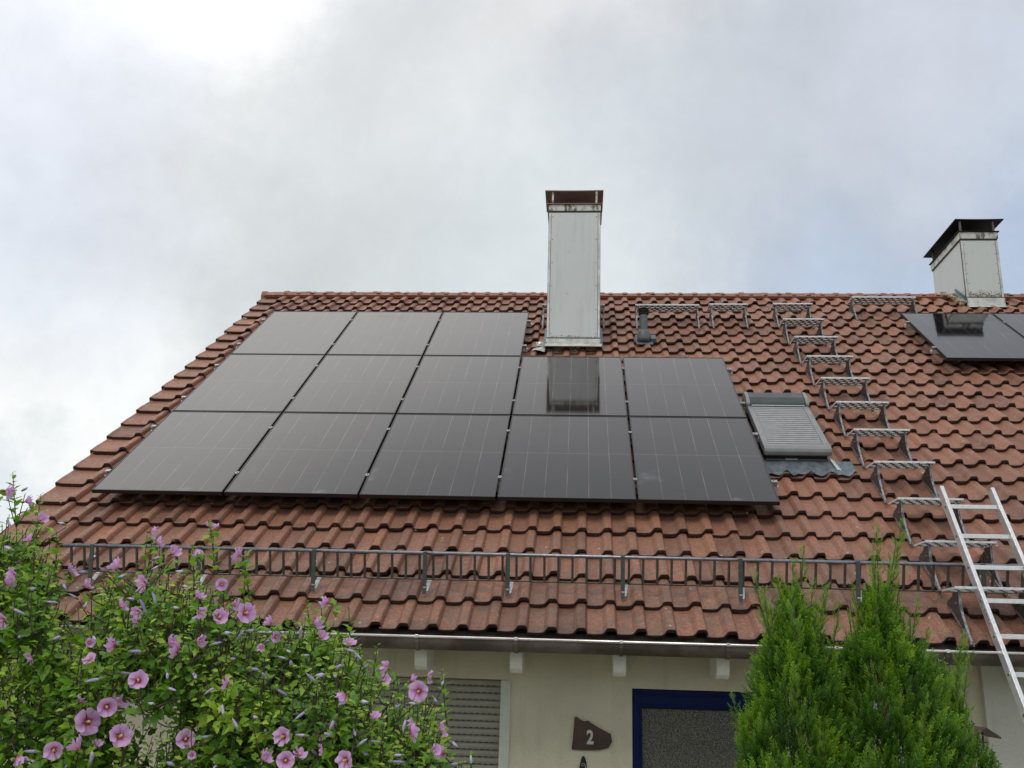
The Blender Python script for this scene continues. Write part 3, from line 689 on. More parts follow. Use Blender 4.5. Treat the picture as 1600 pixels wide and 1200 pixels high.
ordn = ['first', 'second', 'third', 'fourth', 'fifth']
for rn, r, n, _ in rows:
    for k in range(n):
        loc = P(k*(PW+PG), r*(PH+PG), 0)
        lab = f'black solar panel, {ordn[k]} from the left in the {rn} row of the large array'
        if rn == 'middle' and k == 3: lab = 'black solar panel reflecting the tall chimney just below it, middle row'
        if first: p0.location = loc; p0['label'] = lab; o = p0; first = False
        else: o = dup(p0, loc-Vector(p0.location), lab)
        o['group'] = 'solar panels on the large left array'
for k in range(2):
    loc = P(8.25+k*(PW+PG), 3.52, 0)
    o = dup(p0, loc-Vector(p0.location), ['black solar panel below the black-capped chimney, with its reflection in the glass', 'black solar panel cut by the right picture edge, beside the one under the black-capped chimney'][k]); o['group'] = 'solar panels of the small right array'
# mounting rails with end clamps
def rail(u0, u1, v, lab):
    root = thing('mounting_rail', lab, 'mounting rail', 'rails carrying the solar panels', P((u0+u1)/2, v, T))
    a = nb(M_ALU); a.rb(u0, u1, v-.02, v+.02, -.075, -.037); parts = [a.build('rail', bevel=.002)]
    for u in (u0+.022, u1-.022):
        e = nb(M_SILVER); s = -1 if u < (u0+u1)/2 else 1
        e.rb(u-.012, u+.012, v-.022, v+.022, -.0369, -.004); e.rb(u-.012-(s < 0)*0-(s > 0)*.02, u+.012+(s < 0)*.02, v-.02, v+.02, .0015, .006)
        parts.append(e.build('end_clamp', bevel=.001))
    for k in range(int((u1-u0)/1.0)+1):
        u = u0+.18+k*(u1-u0-.36)/max(1, int((u1-u0)/1.0)); h = nb(M_GALV); h.rb(u-.015, u+.015, v-.025, v+.09, T-.005, -.077+.0); parts.append(h.build('roof_hook'))
    adopt(root, *parts); return root
for rn, r, n, _ in rows:
    for j, dv in enumerate((.36, 1.34)):
        W_ = n*(PW+PG)-PG
        rail(-.055, W_+.055, r*(PH+PG)+dv, f'silver rail under the {rn} panel row of the large array, {["lower", "upper"][j]} of two')
for j, dv in enumerate((.36, 1.34)): rail(8.195, 8.25+2*(PW+PG)+.05, 3.52+dv, f'silver rail under the small right-hand panel array, {["lower", "upper"][j]} of two')

# ------------------------------------------------------------------ snow guard
sg = thing('snow_guard', 'long grey steel snow guard railing above the eave', 'snow guard', loc=P(4.5, -1.1, T))
a = nb(M_RAIL); gu0, gu1 = .312, 9.6
tp, bt = (-1.045, T+.215), (-1.105, T+.035)
a.tube([P(gu0, *tp), P(gu1, *tp)], .0125, 10); parts = [a.build('top_rail', smooth=True)]
a = nb(M_IRON); a.tube([P(gu0, *bt), P(gu1, *bt)], .007, 6); parts.append(a.build('bottom_rail'))
u = gu0+.06
a = nb(M_IRON); 
while u < gu1: 
    a.bar(P(u, *bt), P(u, *tp), .013, .006, UH) if 0 else a.tube([P(u, *bt), P(u, *tp)], .0100, 6)
    u += .1005
parts.append(a.build('bars'))
for u in (.545, 1.36, 2.216, 3.03, 3.629, 4.447, 5.271, 6.08, 6.93, 7.8, 8.65):
    a = nb(M_POST); a.bar(P(u, tp[0]-.014, tp[1]+.02), P(u, -1.185, T+.0), .009, .030, UH); a.bar(P(u, -1.185, T+.0), P(u, -1.205, T-.03), .009, .026, UH)
    a.use(M_GALV); a.bar(P(u+.010, -1.190, T-.01), P(u+.028, -1.075, T+.02), .006, .030, UH)
    a.box(P(u, tp[0]-.02, tp[1]-.08), (.009, .012, .003), (UH, VH, NH)); a.box(P(u+.002, -1.18, T+.012), (.012, .006, .006), (UH, VH, NH))
    parts.append(a.build('post'))
adopt(sg, *parts)

# ------------------------------------------------------------------ roof steps
def make_step(width, ins=.035, hs=2):
    """origin = left foot on the tile surface; local y=depth, z=up"""
    root = thing('roof_step', 'x', 'roof step')
    x0, x1 = -ins, width+ins; y0, y1 = .122, .366; z0, z1 = .352, .380
    t = nb(M_BRIGHT)
    t.bb(x0, x1, y0-.003, y0+.003, z1-.012, z1+.004)
    t.bb(x0, x1, y1-.002, y1+.002, z1-.014, z1)
    t.bb(x0, x0+.004, y0+.0031, y1-.0021, z1-.014, z1); t.bb(x1-.004, x1, y0+.0031, y1-.0021, z1-.014, z1)
    nr_ = 4; pitch = .076                                    # pressed grating: staggered bright tongues under a dark web
    for i in range(nr_):
        y = y0+(y1-y0)*(i+.55)/nr_; x = x0+.012+(pitch/2 if i % 2 else 0)
        while x+.050 < x1-.006:
            t.prism([(x, y-.002, z1-.005), (x, y, z1-.0135), (x, y+.002, z1-.0135), (x, y+.001, z1-.005)], (.046, 0, 0)); x += pitch
    t.use(M_BLACK)
    for i in range(nr_+1):
        y = y0+(y1-y0)*i/nr_; t.bb(x0+.0045, x1-.0045, max(y0+.0035, y-.017), min(y1-.0025, y+.017), z1-.006, z1-.002)
    for i in range(nr_):
        ya = y0+(y1-y0)*i/nr_+.0172; yb_ = y0+(y1-y0)*(i+1)/nr_-.0172; x = x0+.005+(pitch/2 if i % 2 else 0)
        while x < x1-.01: t.bb(x, x+.008, ya, yb_, z1-.0055, z1-.0025); x += pitch
    parts = [t.build('tread')]
    for k, xx in enumerate((0, width)):
        b = nb(M_GALVD)
        pl = [(.10, .100), (.18, .150), (.32, .258), (.350, .262), (.385, .280), (.372, .296), (.350, .292), (.345, .312), (.318, .305), (.30, .322), (.262, .326), (.262, .350), (.135, .350), (.146, .30)]
        b.prism([(xx-.004, y, z) for y, z in pl], (.008, 0, 0))
        b.prism([(xx-.004, -.012, -.012), (xx-.004, .022, -.012), (xx-.004, .03, .022), (xx-.004, .01, .022)], (.012, 0, 0))
        b.use(M_STRUT)
        c = [(.006, .010), (.045, .060), (.085, .125), (.120, .190), (.141, .245), (.148, .30), (.140, .345)]
        for p, q in zip(c[:-1], c[1:]): b.bar((xx, *p), (xx, *q), .020, .005, (1, 0, 0)) if 0 else b.prism([(xx-.008, p[0]-.003, p[1]), (xx-.008, q[0]-.003, q[1]), (xx-.008, q[0]+.003, q[1]), (xx-.008, p[0]+.003, p[1])], (.016, 0, 0))
        r = [(.012, .003), (.33, .247)]
        b.prism([(xx-.010, r[0][0], r[0][1]+.002), (xx-.010, r[1][0], r[1][1]+.004), (xx-.010, r[1][0]-.004, r[1][1]+.012), (xx-.010, r[0][0], r[0][1]+.010)], (.020, 0, 0))
        b.bb(xx-.016, xx+.016, .140, .152, .120, .134); b.tube([(xx-.014, .20, .275), (xx+.014, .20, .275)], .008, 6); b.tube([(xx-.014, .006, .004), (xx+.014, .006, .004)], .007, 6)
        parts.append(b.build('bracket'))
    for p in parts: p.parent = root
    return root
st = make_step(.437)
FO = T-.020
names = ['lowest', 'second lowest', 'third from the bottom', 'fourth from the bottom', 'fifth from the bottom', 'sixth and middle one', 'seventh from the bottom', 'eighth from the bottom', 'ninth from the bottom', 'second from the top', 'topmost']
vs_ = [-1.70+.06, -1.033, -.37, .298, .985, 1.655, 2.322, 3.01, 3.70, 4.398, 5.075]
for k, v in enumerate(vs_):
    lab = f'short galvanised roof step, {names[k]} in the column right of the skylight'
    if k == 0: st.location = P(6.69, v, FO); st['label'] = lab; o = st
    else: o = dup(st, P(6.69, v, FO)-Vector(st.location), lab)
    o['group'] = 'roof steps climbing in a column'
o = dup(st, P(5.85, 5.04, FO)-Vector(st.location), 'short galvanised roof step standing alone near the ridge between two longer walkway pieces'); o['group'] = 'steps along the ridge'
ls = make_step(.80, .015); ls.location = P(4.862, 5.0, FO); tag(ls, 'long grated roof step behind the grey vent pipe', group='steps along the ridge')
o = dup(ls, P(3.63, 5.0, FO)-P(4.862, 5.0, FO), 'long grated roof step mostly hidden behind the tall chimney'); o['group'] = 'steps along the ridge'
o = dup(ls, P(7.765, 5.40, FO)-P(4.862, 5.0, FO), 'long grated roof step at the ridge beside the small panel array'); o['group'] = 'steps along the ridge'

# ------------------------------------------------------------------ vent pipe
vp = thing('vent_pipe', 'grey plastic vent pipe with black ribbed cap on the tiles near the tall chimney', 'vent pipe', loc=P(4.93, 4.50, T))
bx = P(4.915, 4.50, T+.03)
zc = lambda z: (bx.x, bx.y, bx.z+z)
a = nb(M_PIPE); a.tube([zc(-.06), zc(.29)], .050, 20); 
p1 = a.build('pipe', smooth=True); p1.data.set_sharp_from_angle(angle=rad(40))
a = nb(M_PIPE); rr = [(-.07, .082), (-.03, .085), (.02, .082), (.06, .070), (.085, .060)]; a.tube([zc(z) for z, r in rr], [r for z, r in rr], 20); p2 = a.build('pipe_socket', smooth=True)
a = nb(M_DARK)
for z in (.30, .33, .36): a.tube([zc(z-.011), zc(z+.0), zc(z+.011)], [.058, .068, .058], 20)
a.tube([zc(.29), zc(.37)], .054, 16); a.tube([zc(.37), zc(.385)], [.066, .03], 18)
p3 = a.build('vent_cap')
a = nb(M_LEAD); a.rb(4.82, 5.03, 4.36, 4.72, T-.03, T-.012); a.rb(5.0, 5.07, 4.44, 4.60, T-.03, T+.03); p4 = a.build('vent_tile', bevel=.008)
adopt(vp, p1, p2, p3, p4)

# ------------------------------------------------------------------ ladder
AL = 0.99308; la = Vector((0, -math.cos(AL), -math.sin(AL))); ln = Vector((0, -math.sin(AL), math.cos(AL)))
L0 = Vector((6.8216, -.6765, -.1304)); LW, LS = .3352, .2792
ld = thing('ladder', 'aluminium ladder leaning on the gutter at the right edge', 'ladder', loc=(L0.x+LW/2, -2.93, GZ))
parts = []
LEN = (L0.z-GZ)/math.sin(AL)
for s in (0, 1):
    xi = L0.x + (LW if s else 0); sg_ = 1 if s else -1
    r = nb(M_ALU); top = L0 - la*(.165 if s else .175); mid = (top + (L0+la*LEN))/2; hl = ((L0+la*LEN)-top).length/2
    def rx(x): return Vector((x, mid.y, mid.z))
    # C-section: web + two flanges opening outward
    r.box(rx(xi+sg_*.0015), (.0015, .034, hl), (UH, ln, la))
    r.box(rx(xi+sg_*.0125)+ln*.034, (.0125, .003, hl), (UH, ln, la)); r.box(rx(xi+sg_*.0125)-ln*.034, (.0125, .003, hl), (UH, ln, la))
    if not s: r.box(rx(xi-.0235), (.0016, .031, hl), (UH, ln, la))
    else:
        r.box(rx(xi+.0235), (.0016, .031, hl), (UH, ln, la)); r.box(rx(xi+.006)+ln*.0385, (.002, .0015, hl), (UH, ln, la)); r.box(rx(xi+.018)+ln*.0385, (.002, .0015, hl), (UH, ln, la))
    r.use(M_DARK).box(Vector((xi+sg_*.0125, 0, 0))+Vector((0, top.y, top.z))+la*.0015, (.0115, .030, .001), (UH, ln, la))
    r.use(M_SILVER)
    k = 0
    while k*LS < LEN-.1:
        c = Vector((xi+sg_*.0252, L0.y, L0.z))+la*(LS*k)
        for d, e in ((.012, .004), (-.012, -.004)): r.box(c+ln*d+la*e, (.0025, .006, .006), (UH, ln, la))
        r.use(M_DARK).box(c, (.0015, .008, .009), (UH, ln, la)); r.use(M_SILVER); k += 1
    r.use(M_DARK).box(Vector((xi+sg_*.012, 0, 0))+Vector((0, L0.y, L0.z))+la*(LEN-.03), (.016, .045, .04), (UH, ln, la))
    parts.append(r.build('side_rail', bevel=.001))
k = 0
while k*LS < LEN-.1:
    c = L0+UH*(LW/2)+la*(LS*k); r = nb(M_ALU); r.box(c, (LW/2-.001, .014, .014), (UH, Vector((0, 1, 0)), Vector((0, 0, 1))))
    for j in range(5): r.box(c+Vector((0, -.010+.005*j, .0145)), (LW/2-.002, .0010, .0010))
    parts.append(r.build('rung', bevel=.0025)); k += 1
# printed label on the outer face of the left rail
c = Vector((L0.x-.0255, L0.y, L0.z))+la*(LS*3.50)
a = nb(M_LABEL); sk_ = ln*.0
a.prism([c+ln*.022-la*.095, c-ln*.012-la*.07, c-ln*.012+la*.085, c+ln*.022+la*.055], (-.0006, 0, 0))
a.use(M_REDS).prism([c-ln*.0145-la*.075, c-ln*.022-la*.075, c-ln*.022+la*.085, c-ln*.0145+la*.085], (-.0006, 0, 0))
lab_o = a.build('rail_label'); parts.append(lab_o)
def text_mesh(body, size, ext, name, mater, loc, xdir, ydir, bold=0.):
    cu = bpy.data.curves.new(name, 'FONT'); cu.body = body; cu.size = size; cu.extrude = ext; cu.offset = bold; cu.align_x = 'CENTER'; cu.align_y = 'CENTER'
    tmp = bpy.data.objects.new(name, cu); COL.objects.link(tmp); dg_ = bpy.context.evaluated_depsgraph_get(); dg_.update()
    me = bpy.data.meshes.new_from_object(tmp.evaluated_get(dg_)); bpy.data.objects.remove(tmp)
    x, y = Vector(xdir).normalized(), Vector(ydir).normalized(); z = x.cross(y)
    me.transform(Matrix(((x.x, y.x, z.x, loc[0]), (x.y, y.y, z.y, loc[1]), (x.z, y.z, z.z, loc[2]), (0, 0, 0, 1))))
    me.materials.clear(); me.materials.append(mater)
    o = bpy.data.objects.new(name, me); COL.objects.link(o); return o
tx = text_mesh('EUROLA', .034, .0004, 'label_lettering', M_INK, c+ln*.006-Vector((.0008, 0, 0))-la*.005, la, ln, .0004)
parts.append(tx)
adopt(ld, *[p for p in parts if p is not tx]); tx.parent = lab_o; tx.matrix_parent_inverse = Matrix.Identity(4)

# ------------------------------------------------------------------ wall things
YW = WY-.001
pq = thing('house_number', 'dark brown irregular slate plaque with a pale number 2 on the cream wall', 'house number', loc=(4.23, WY, -1.87))
def wp(x, y, Y=WY-.014): return at(x, y, Y)
o1 = [(898, 1120), (903, 1121), (906, 1124), (913, 1127), (919, 1126), (926, 1131), (934, 1136), (945, 1142), (954.5, 1147), (956.5, 1159), (950.5, 1169), (938, 1172), (915, 1172.5), (893, 1171), (895.5, 1150), (897, 1131)]
a = nb(M_BROWN); a.prism([wp(x, y) for x, y in o1][::-1], (0, .013, 0)); b1 = a.build('slate', bevel=.002)
cc = wp(922, 1153, WY-.0155)
t1 = text_mesh('2', .125, .0015, 'numeral', M_PALE, cc, (1, 0, 0), (0, 0, 1), .004)
for v_ in t1.data.vertices: v_.co.x = cc.x+(v_.co.x-cc.x)*.78
adopt(pq, b1, t1)
orn = thing('wall_ornament', 'black wrought figure with pale scrollwork hanging below the house number', 'wall ornament', loc=(4.17, WY, -2.35))
pts = [(4.178, -1.915), (4.190, -1.925), (4.199, -1.95), (4.204, -1.99), (4.203, -2.06), (4.222, -2.14), (4.235, -2.24), (4.215, -2.33), (4.15, -2.35), (4.08, -2.32), (4.06, -2.22), (4.09, -2.12), (4.125, -2.06), (4.150, -2.00), (4.162, -1.95), (4.168, -1.925)]
a = nb(M_DARK); a.prism([(x, WY-.012, z) for x, z in pts][::-1], (0, .010, 0)); b1 = a.build('figure', bevel=.003)
a = nb(M_SILVER)
for (cx, cz, r, s) in ((4.176, -1.975, .015, 1), (4.17, -2.05, .02, -1), (4.14, -2.15, .03, 1), (4.17, -2.25, .03, -1)):
    a.tube([(cx+math.cos(t*.5)*r*(1-t/16), WY-.014, cz+s*math.sin(t*.5)*r*(1-t/16)) for t in range(15)], .0022, 5)
a.tube([(4.193, WY-.014, -1.975), (4.196, WY-.014, -2.03), (4.192, WY-.014, -2.10)], .003, 5)
b2 = a.build('scrollwork'); adopt(orn, b1, b2)
# bird feeder with brown pitched roof, standing before the corner
bf = thing('bird_feeder', 'small brown pitched-roof bird feeder beside the conifer and the lighter wall', 'bird feeder', loc=at(1531, 1150, -1.9)-Vector((0, 0, 1.9)))
c = at(1530, 1146, -1.9)
a = nb(M_BROWN)
for s in (-1, 1):
    a.prism([c+Vector((0, -.11, .028)), c+Vector((0, .11, .028)), c+Vector((s*.075, .11, -.02)), c+Vector((s*.075, -.11, -.02))], (0, 0, .010))
b1 = a.build('feeder_roof')
a = nb(M_WOODD)
for x in (-.022, .010): a.tube([c+Vector((x, -.02, .01)), c+Vector((x, -.02, -.14))], .0055, 6)
a.box(c+Vector((-.0, 0, -.14)), (.06, .08, .006)); a.tube([c+Vector((0, 0, -.14)), c+Vector((0, 0, -2.0))], .015, 8); a.box(c+Vector((.01, -.02, -.045)), (.03, .004, .003))
b2 = a.build('feeder_post'); adopt(bf, b1, b2)

# ------------------------------------------------------------------ vegetation
def tube_np(mb, pts, r0, r1, n=5):
    k = len(pts); mb.tube(pts, [r0+(r1-r0)*i/(k-1) for i in range(k)], n, cap=False)
LEAF = [(0, 0, 0), (.30, .16, .05), (.22, .36, .04), (.40, .50, .09), (.20, .66, .05), (.16, .84, .03), (0, 1.0, -.10)]
def leaf_verts():
    mid = [(0, 0, 0), (0, .40, -.02), (0, .72, -.03), (0, 1.0, -.12)]
    right = [(.26, .20, .05), (.24, .38, .05), (.36, .52, .07), (.17, .66, .03), (.13, .82, -.02)]
    vs = mid + right + [(-x, y, z) for x, y, z in right]
    fs = [(0, 4, 5, 1), (1, 5, 6), (1, 6, 7, 2), (2, 7, 8), (2, 8, 3)]
    fs += [(0, 1, 10, 9), (1, 11, 10), (1, 2, 12, 11), (2, 13, 12), (2, 3, 13)]
    return np.array(vs), fs
LV, LF = leaf_verts()
class LeafCloud:
    def __init__(s, base, faces): s.b = base; s.f = faces; s.M = []; s.t = []
    def put(s, pos, direc, normal, size, tint, wid=1.):
        y = direc.normalized(); z = (normal - y*normal.dot(y)); z = z.normalized() if z.length > 1e-3 else y.orthogonal().normalized(); x = y.cross(z)
        s.M.append((x.x*size*wid, y.x*size, z.x*size, pos.x, x.y*size*wid, y.y*size, z.y*size, pos.y, x.z*size*wid, y.z*size, z.z*size, pos.z)); s.t.append(tint)
    def build(s, name, mater, tipt=None, smooth=False):
        A = np.array(s.M).reshape(-1, 3, 4); n = len(A); k = len(s.b)
        V = np.einsum('nij,kj->nki', A[:, :, :3], s.b) + A[:, None, :, 3]
        V = V.reshape(-1, 3)
        loops = []; starts = []; tot = []; st_ = 0
        lens = [len(f) for f in s.f]; flat = np.concatenate([np.array(f) for f in s.f])
        L = (flat[None, :] + (np.arange(n)*k)[:, None]).ravel()
        tot = np.tile(np.array(lens), n); starts = np.concatenate([[0], np.cumsum(tot)[:-1]])
        me = bpy.data.meshes.new(name); me.vertices.add(len(V)); me.vertices.foreach_set('co', V.ravel().astype(np.float32))
        me.loops.add(len(L)); me.loops.foreach_set('vertex_index', L.astype(np.int32))
        me.polygons.add(len(tot)); me.polygons.foreach_set('loop_start', starts.astype(np.int32))
        try: me.polygons.foreach_set('loop_total', tot.astype(np.int32))
        except Exception: pass
        me.update(calc_edges=True); me.validate()
        me.materials.append(mater)
        t = np.repeat(np.array(s.t), k)
        if tipt is not None: t = t + np.tile(tipt, n)
        a = me.attributes.new('tint', 'FLOAT', 'POINT'); a.data.foreach_set('value', np.clip(t, 0, 1).astype(np.float32))
        if smooth: me.polygons.foreach_set('use_smooth', [True]*len(me.polygons))
        o = bpy.data.objects.new(name, me); COL.objects.link(o); return o
def rv(s=1.): return Vector((random.gauss(0, s), random.gauss(0, s), random.gauss(0, s)))

# ---- hibiscus bushes
def interp(tab, x):
    for (a, b), (c_, d) in zip(tab[:-1], tab[1:]):
        if a <= x <= c_: return b+(d-b)*(x-a)/(c_-a)
    return tab[0][1] if x < tab[0][0] else tab[-1][1]
def bezier(a, b, c_, n):
    return [a*(1-t)**2 + b*2*t*(1-t) + c_*t*t for t in [i/(n-1) for i in range(n)]]
def hibiscus(name, label, base, Yc, dY, top, x0, x1, nlimb, nshoot, seedv, spikes, holes, flowers, buds, ybot=1330):
    random.seed(seedv)
    root = thing(name, label, 'bush', 'pink flowering bushes in front of the house', loc=(base.x, base.y, GZ))
    stems = nb(M_BARK); leaves = LeafCloud(LV, LF); nodes = []
    def ground(px):
        return Vector((base.x+random.uniform(-.22, .22), base.y+random.uniform(-.18, .18), GZ))
    def inside(x, y):
        if y < interp(top, x)+10: return False
        for (hx, hy, hr, pr) in holes:
            if (x-hx)**2+(y-hy)**2 < hr*hr and random.random() < pr: return False
        return True
    for k in range(nlimb):
        for _ in range(30):
            x = random.uniform(x0+15, x1-15); y = random.uniform(interp(top, x)+40, ybot-150)
            if inside(x, y): break
        tgt = at(x, y, Yc+random.uniform(-dY, dY)*.6); g0 = ground(x)
        mid = g0.lerp(tgt, .5)+Vector(((g0.x-tgt.x)*.25, 0, .3))+rv(.04)
        pts = bezier(g0, mid, tgt, 12); tube_np(stems, pts, .014, .004, 6); nodes += pts[4:]
    def shoot(tip, L, nl, big=1., thin=False):
        # find attachment
        best = min(random.sample(nodes, min(len(nodes), 120)), key=lambda q: (q-tip).length + (0 if q.z < tip.z else .6))
        d = (tip-best); out_ = Vector((d.x*.5, d.y*.5, abs(d.z)*.5+.25)).normalized()
        start = tip - out_*L
        pts = bezier(best, start+Vector((0, 0, -.03)), tip, 9)
        tube_np(stems, pts, .0035, .0015, 4)
        nodes.append(pts[5]); nodes.append(pts[6])
        tot = sum((b-a).length for a, b in zip(pts[:-1], pts[1:])); step = L/nl
        base_t = random.gauss(.48, .17)
        for i in range(nl):
            t = 1-(i*step)/max(tot, .01)
            if t < .05: break
            p = pts[0]*(1-t)**2 + 0*pts[0] if False else None
            f = t*8; j = min(7, int(f)); p = pts[j].lerp(pts[j+1], f-j); ax = (pts[j+1]-pts[j]).normalized()
            az = i*2.4+random.random(); side = ax.orthogonal().normalized(); side = (Matrix.Rotation(az, 3, ax) @ side)
            sz = (.019+.028*min(1, i/5.))*random.uniform(.75, 1.25)*big
            dr = (side*1.0+ax*.45+Vector((0, 0, -.25))+rv(.18)).normalized(); nr = (ax*.5+Vector((0, -.75, .55))+rv(.38))
            tip_light = .22*max(0, 1-i/5.)
            leaves.put(p+side*.012, dr, nr, sz, base_t+tip_light+random.gauss(0, .09), random.uniform(.75, 1.0))
            if random.random() < .35: leaves.put(p, (dr*-1+ax*.6+rv(.2)), nr+rv(.2), sz*.6, base_t+.1, .9)
    k = 0
    while k < nshoot:
        x = random.uniform(x0, x1); tp_ = interp(top, x); y = tp_+8+abs(random.gauss(0, 1))*150 if random.random() < .45 else random.uniform(tp_, ybot)
        if y > ybot or not inside(x, y): continue
        dens = min(1, (y-tp_)/90.+.35)
        if random.random() > dens: continue
        r_ = math.sqrt(random.random()); depth = Yc + dY*random.choice((-1, -1, 1))*r_*min(1, .35+(y-tp_)/180.)
        shoot(at(x, y, depth), random.uniform(.14, .26), random.randint(9, 15)); k += 1
    for (x, y, yy) in spikes:
        tip = at(x, y, Yc+yy); b = at(x+random.uniform(-12, 12), y+85, Yc+yy); nodes.append(b+Vector((0, 0, -.05))); nodes.append(b)
        bb_ = bezier(b, b.lerp(tip, .5)+rv(.01), tip, 9); tube_np(stems, bb_, .0035, .0015, 4)
        for i in range(16):
            t = 1-i/16; f = t*8; j = min(7, int(f)); p = bb_[j].lerp(bb_[j+1], f-j); ax = (bb_[j+1]-bb_[j]).normalized()
            side = Matrix.Rotation(i*2.4, 3, ax) @ ax.orthogonal().normalized()
            leaves.put(p, side+ax*.55, ax+Vector((0, 0, .5)), (.018+.028*min(1, i/6))*random.uniform(.8, 1.2), .55+random.gauss(0, .1), .85)
    flist = []
    for i, (x, y, s) in enumerate(flowers):
        p = at(x, y, Yc-dY*random.uniform(.9, 1.15)*min(1, .5+(y-interp(top, x))/160.)); flist.append((p, s, x, y))
        nearest = min(nodes, key=lambda q: (q-p).length); tube_np(stems, [nearest, nearest.lerp(p, .6)+Vector((0, .02, -.02)), p+Vector((0, .03, -.02))], .0028, .0018, 4)
        for q in range(5): leaves.put(p+Vector((0, .035, -.02))+rv(.012), rv(1.)+Vector((0, -.2, 0)), Vector((0, -.5, 1))+rv(.4), random.uniform(.03, .045), random.gauss(.55, .12))
    blist = []
    for (x, y) in buds:
        p = at(x, y, Yc-dY*random.uniform(.85, 1.12)*min(1, .5+(y-interp(top, x))/160.)); blist.append(p)
        nearest = min(nodes, key=lambda q: (q-p).length); tube_np(stems, [nearest, p+Vector((0, .02, -.01))], .0025, .0018, 4)
    so1 = stems.build('stems', smooth=True); lo = leaves.build('leaves', M_LEAF)
    adopt(root, so1, lo)
    return root, flist, blist
def flower_mesh(openn, seedv, name='flower'):
    random.seed(seedv); mb = MB().use(M_PETAL); R = .046
    for k in range(5):
        a0 = k*2*math.pi/5+random.gauss(0, .06); tw = random.gauss(0, .10); wob = random.random()*6; vs = []; ts = []
        NI, NJ = 6, 7
        for i in range(NI):
            t = i/(NI-1)
            for j in range(NJ):
                s = (j/(NJ-1)-.5)*2
                wdt = (.35+.75*math.sin(min(1, t*1.05)*math.pi*.60)**1.0)*.76
                ang = a0 + s*wdt*(1.0 if t < .9 else .86)*(.9+.1*t)+tw*t
                rad_ = R*(.08+.92*t)*(1-.10*abs(s)**2.5*t-(.05*math.cos(s*3.1) if t > .95 else 0))
                flare = math.sin(t*math.pi/2)
                rr = rad_*(openn+(1-openn)*.42); z = R*(1.05-openn*.62)*t - openn*.010*t**3 + .0055*math.sin(s*5+wob)*t*t + s*.008*t + abs(s)*.004*t
                vs.append((math.cos(ang)*rr, math.sin(ang)*rr, z)); ts.append(min(1, t*.95+.05+random.gauss(0, .02)))
        mb.add(vs, [(i*NJ+j, i*NJ+j+1, (i+1)*NJ+j+1, (i+1)*NJ+j) for i in range(NI-1) for j in range(NJ-1)], ts)
    mb.use(M_STAMEN); mb.tube([(0, 0, .0), (0, 0, .018), (.001, 0, .027)], [.002, .0032, .0015], 6)
    for q in range(14):
        a = q*2.4; z = .010+.0011*q; mb.box((math.cos(a)*.004, math.sin(a)*.004, z), (.0009, .0009, .0009))
    mb.use(M_CALYX); mb.tube([(0, 0, -.018), (0, 0, -.012), (0, 0, -.004), (0, 0, .0)], [.002, .006, .007, .0055], 7)
    o = mb.build(name, smooth=True); me = o.data; bpy.data.objects.remove(o); return me
def bud_mesh(seedv, L, prof_, bend):
    random.seed(seedv); mb = MB().use(M_BUD); n = len(prof_); pts = [(bend*(i/(n-1))**2*L, random.gauss(0, .0006), L*i/(n-1)) for i in range(n)]
    mb.tube(pts, list(prof_), 7)
    mb.use(M_CALYX); mb.tube([(0, 0, -.012), (0, 0, -.006), (0, 0, .006), (0, 0, .013)], [.002, .006, .0075, .0066], 7)
    o = mb.build('bud', smooth=True); me = o.data
    for q, v_ in enumerate(me.vertices): v_.co.x += math.sin(q*2.1)*.0006; v_.co.y += math.cos(q*1.7)*.0006
    bpy.data.objects.remove(o); return me
FM = [flower_mesh(1.0, 1), flower_mesh(.85, 2), flower_mesh(.6, 3), flower_mesh(.42, 4), flower_mesh(.72, 5)]
BMS = [bud_mesh(1, .052, (.005, .0055, .0062, .0050, .0012), .12), bud_mesh(2, .060, (.0045, .0048, .0056, .0064, .0052, .0015), .3), bud_mesh(3, .034, (.006, .0078, .0072, .0040, .0010), .0), bud_mesh(4, .046, (.004, .0045, .0068, .0072, .0030), -.25)]
TOP_L = [(-260, 790), (-120, 745), (-40, 770), (0, 772), (20, 800), (60, 800), (90, 842), (100, 890), (112, 1000), (140, 1200), (150, 1340)]
TOP_R = [(90, 1010), (115, 925), (150, 900), (175, 885), (215, 862), (260, 868), (300, 880), (350, 905), (395, 925), (425, 965), (455, 958), (480, 950), (520, 960), (548, 985), (580, 1005), (598, 1045), (660, 1072), (690, 1090), (700, 1150), (745, 1195), (800, 1215), (850, 1300)]
FL_L = [(7, 767, 1.1), (38, 784, .8), (60, 814, 1), (48, 847, .7), (25, 900, 1), (6, 914, 1), (106, 895, 1.1), (8, 968, .9), (51, 1026, .9), (26, 1180, 1.1), (-60, 860, 1), (-90, 1000, 1), (-50, 1100, 1.1)]
BD_L = [(36, 766), (100, 819), (98, 913), (46, 920), (12, 815), (18, 950), (70, 940), (20, 860), (30, 995), (80, 1000), (-30, 930)]
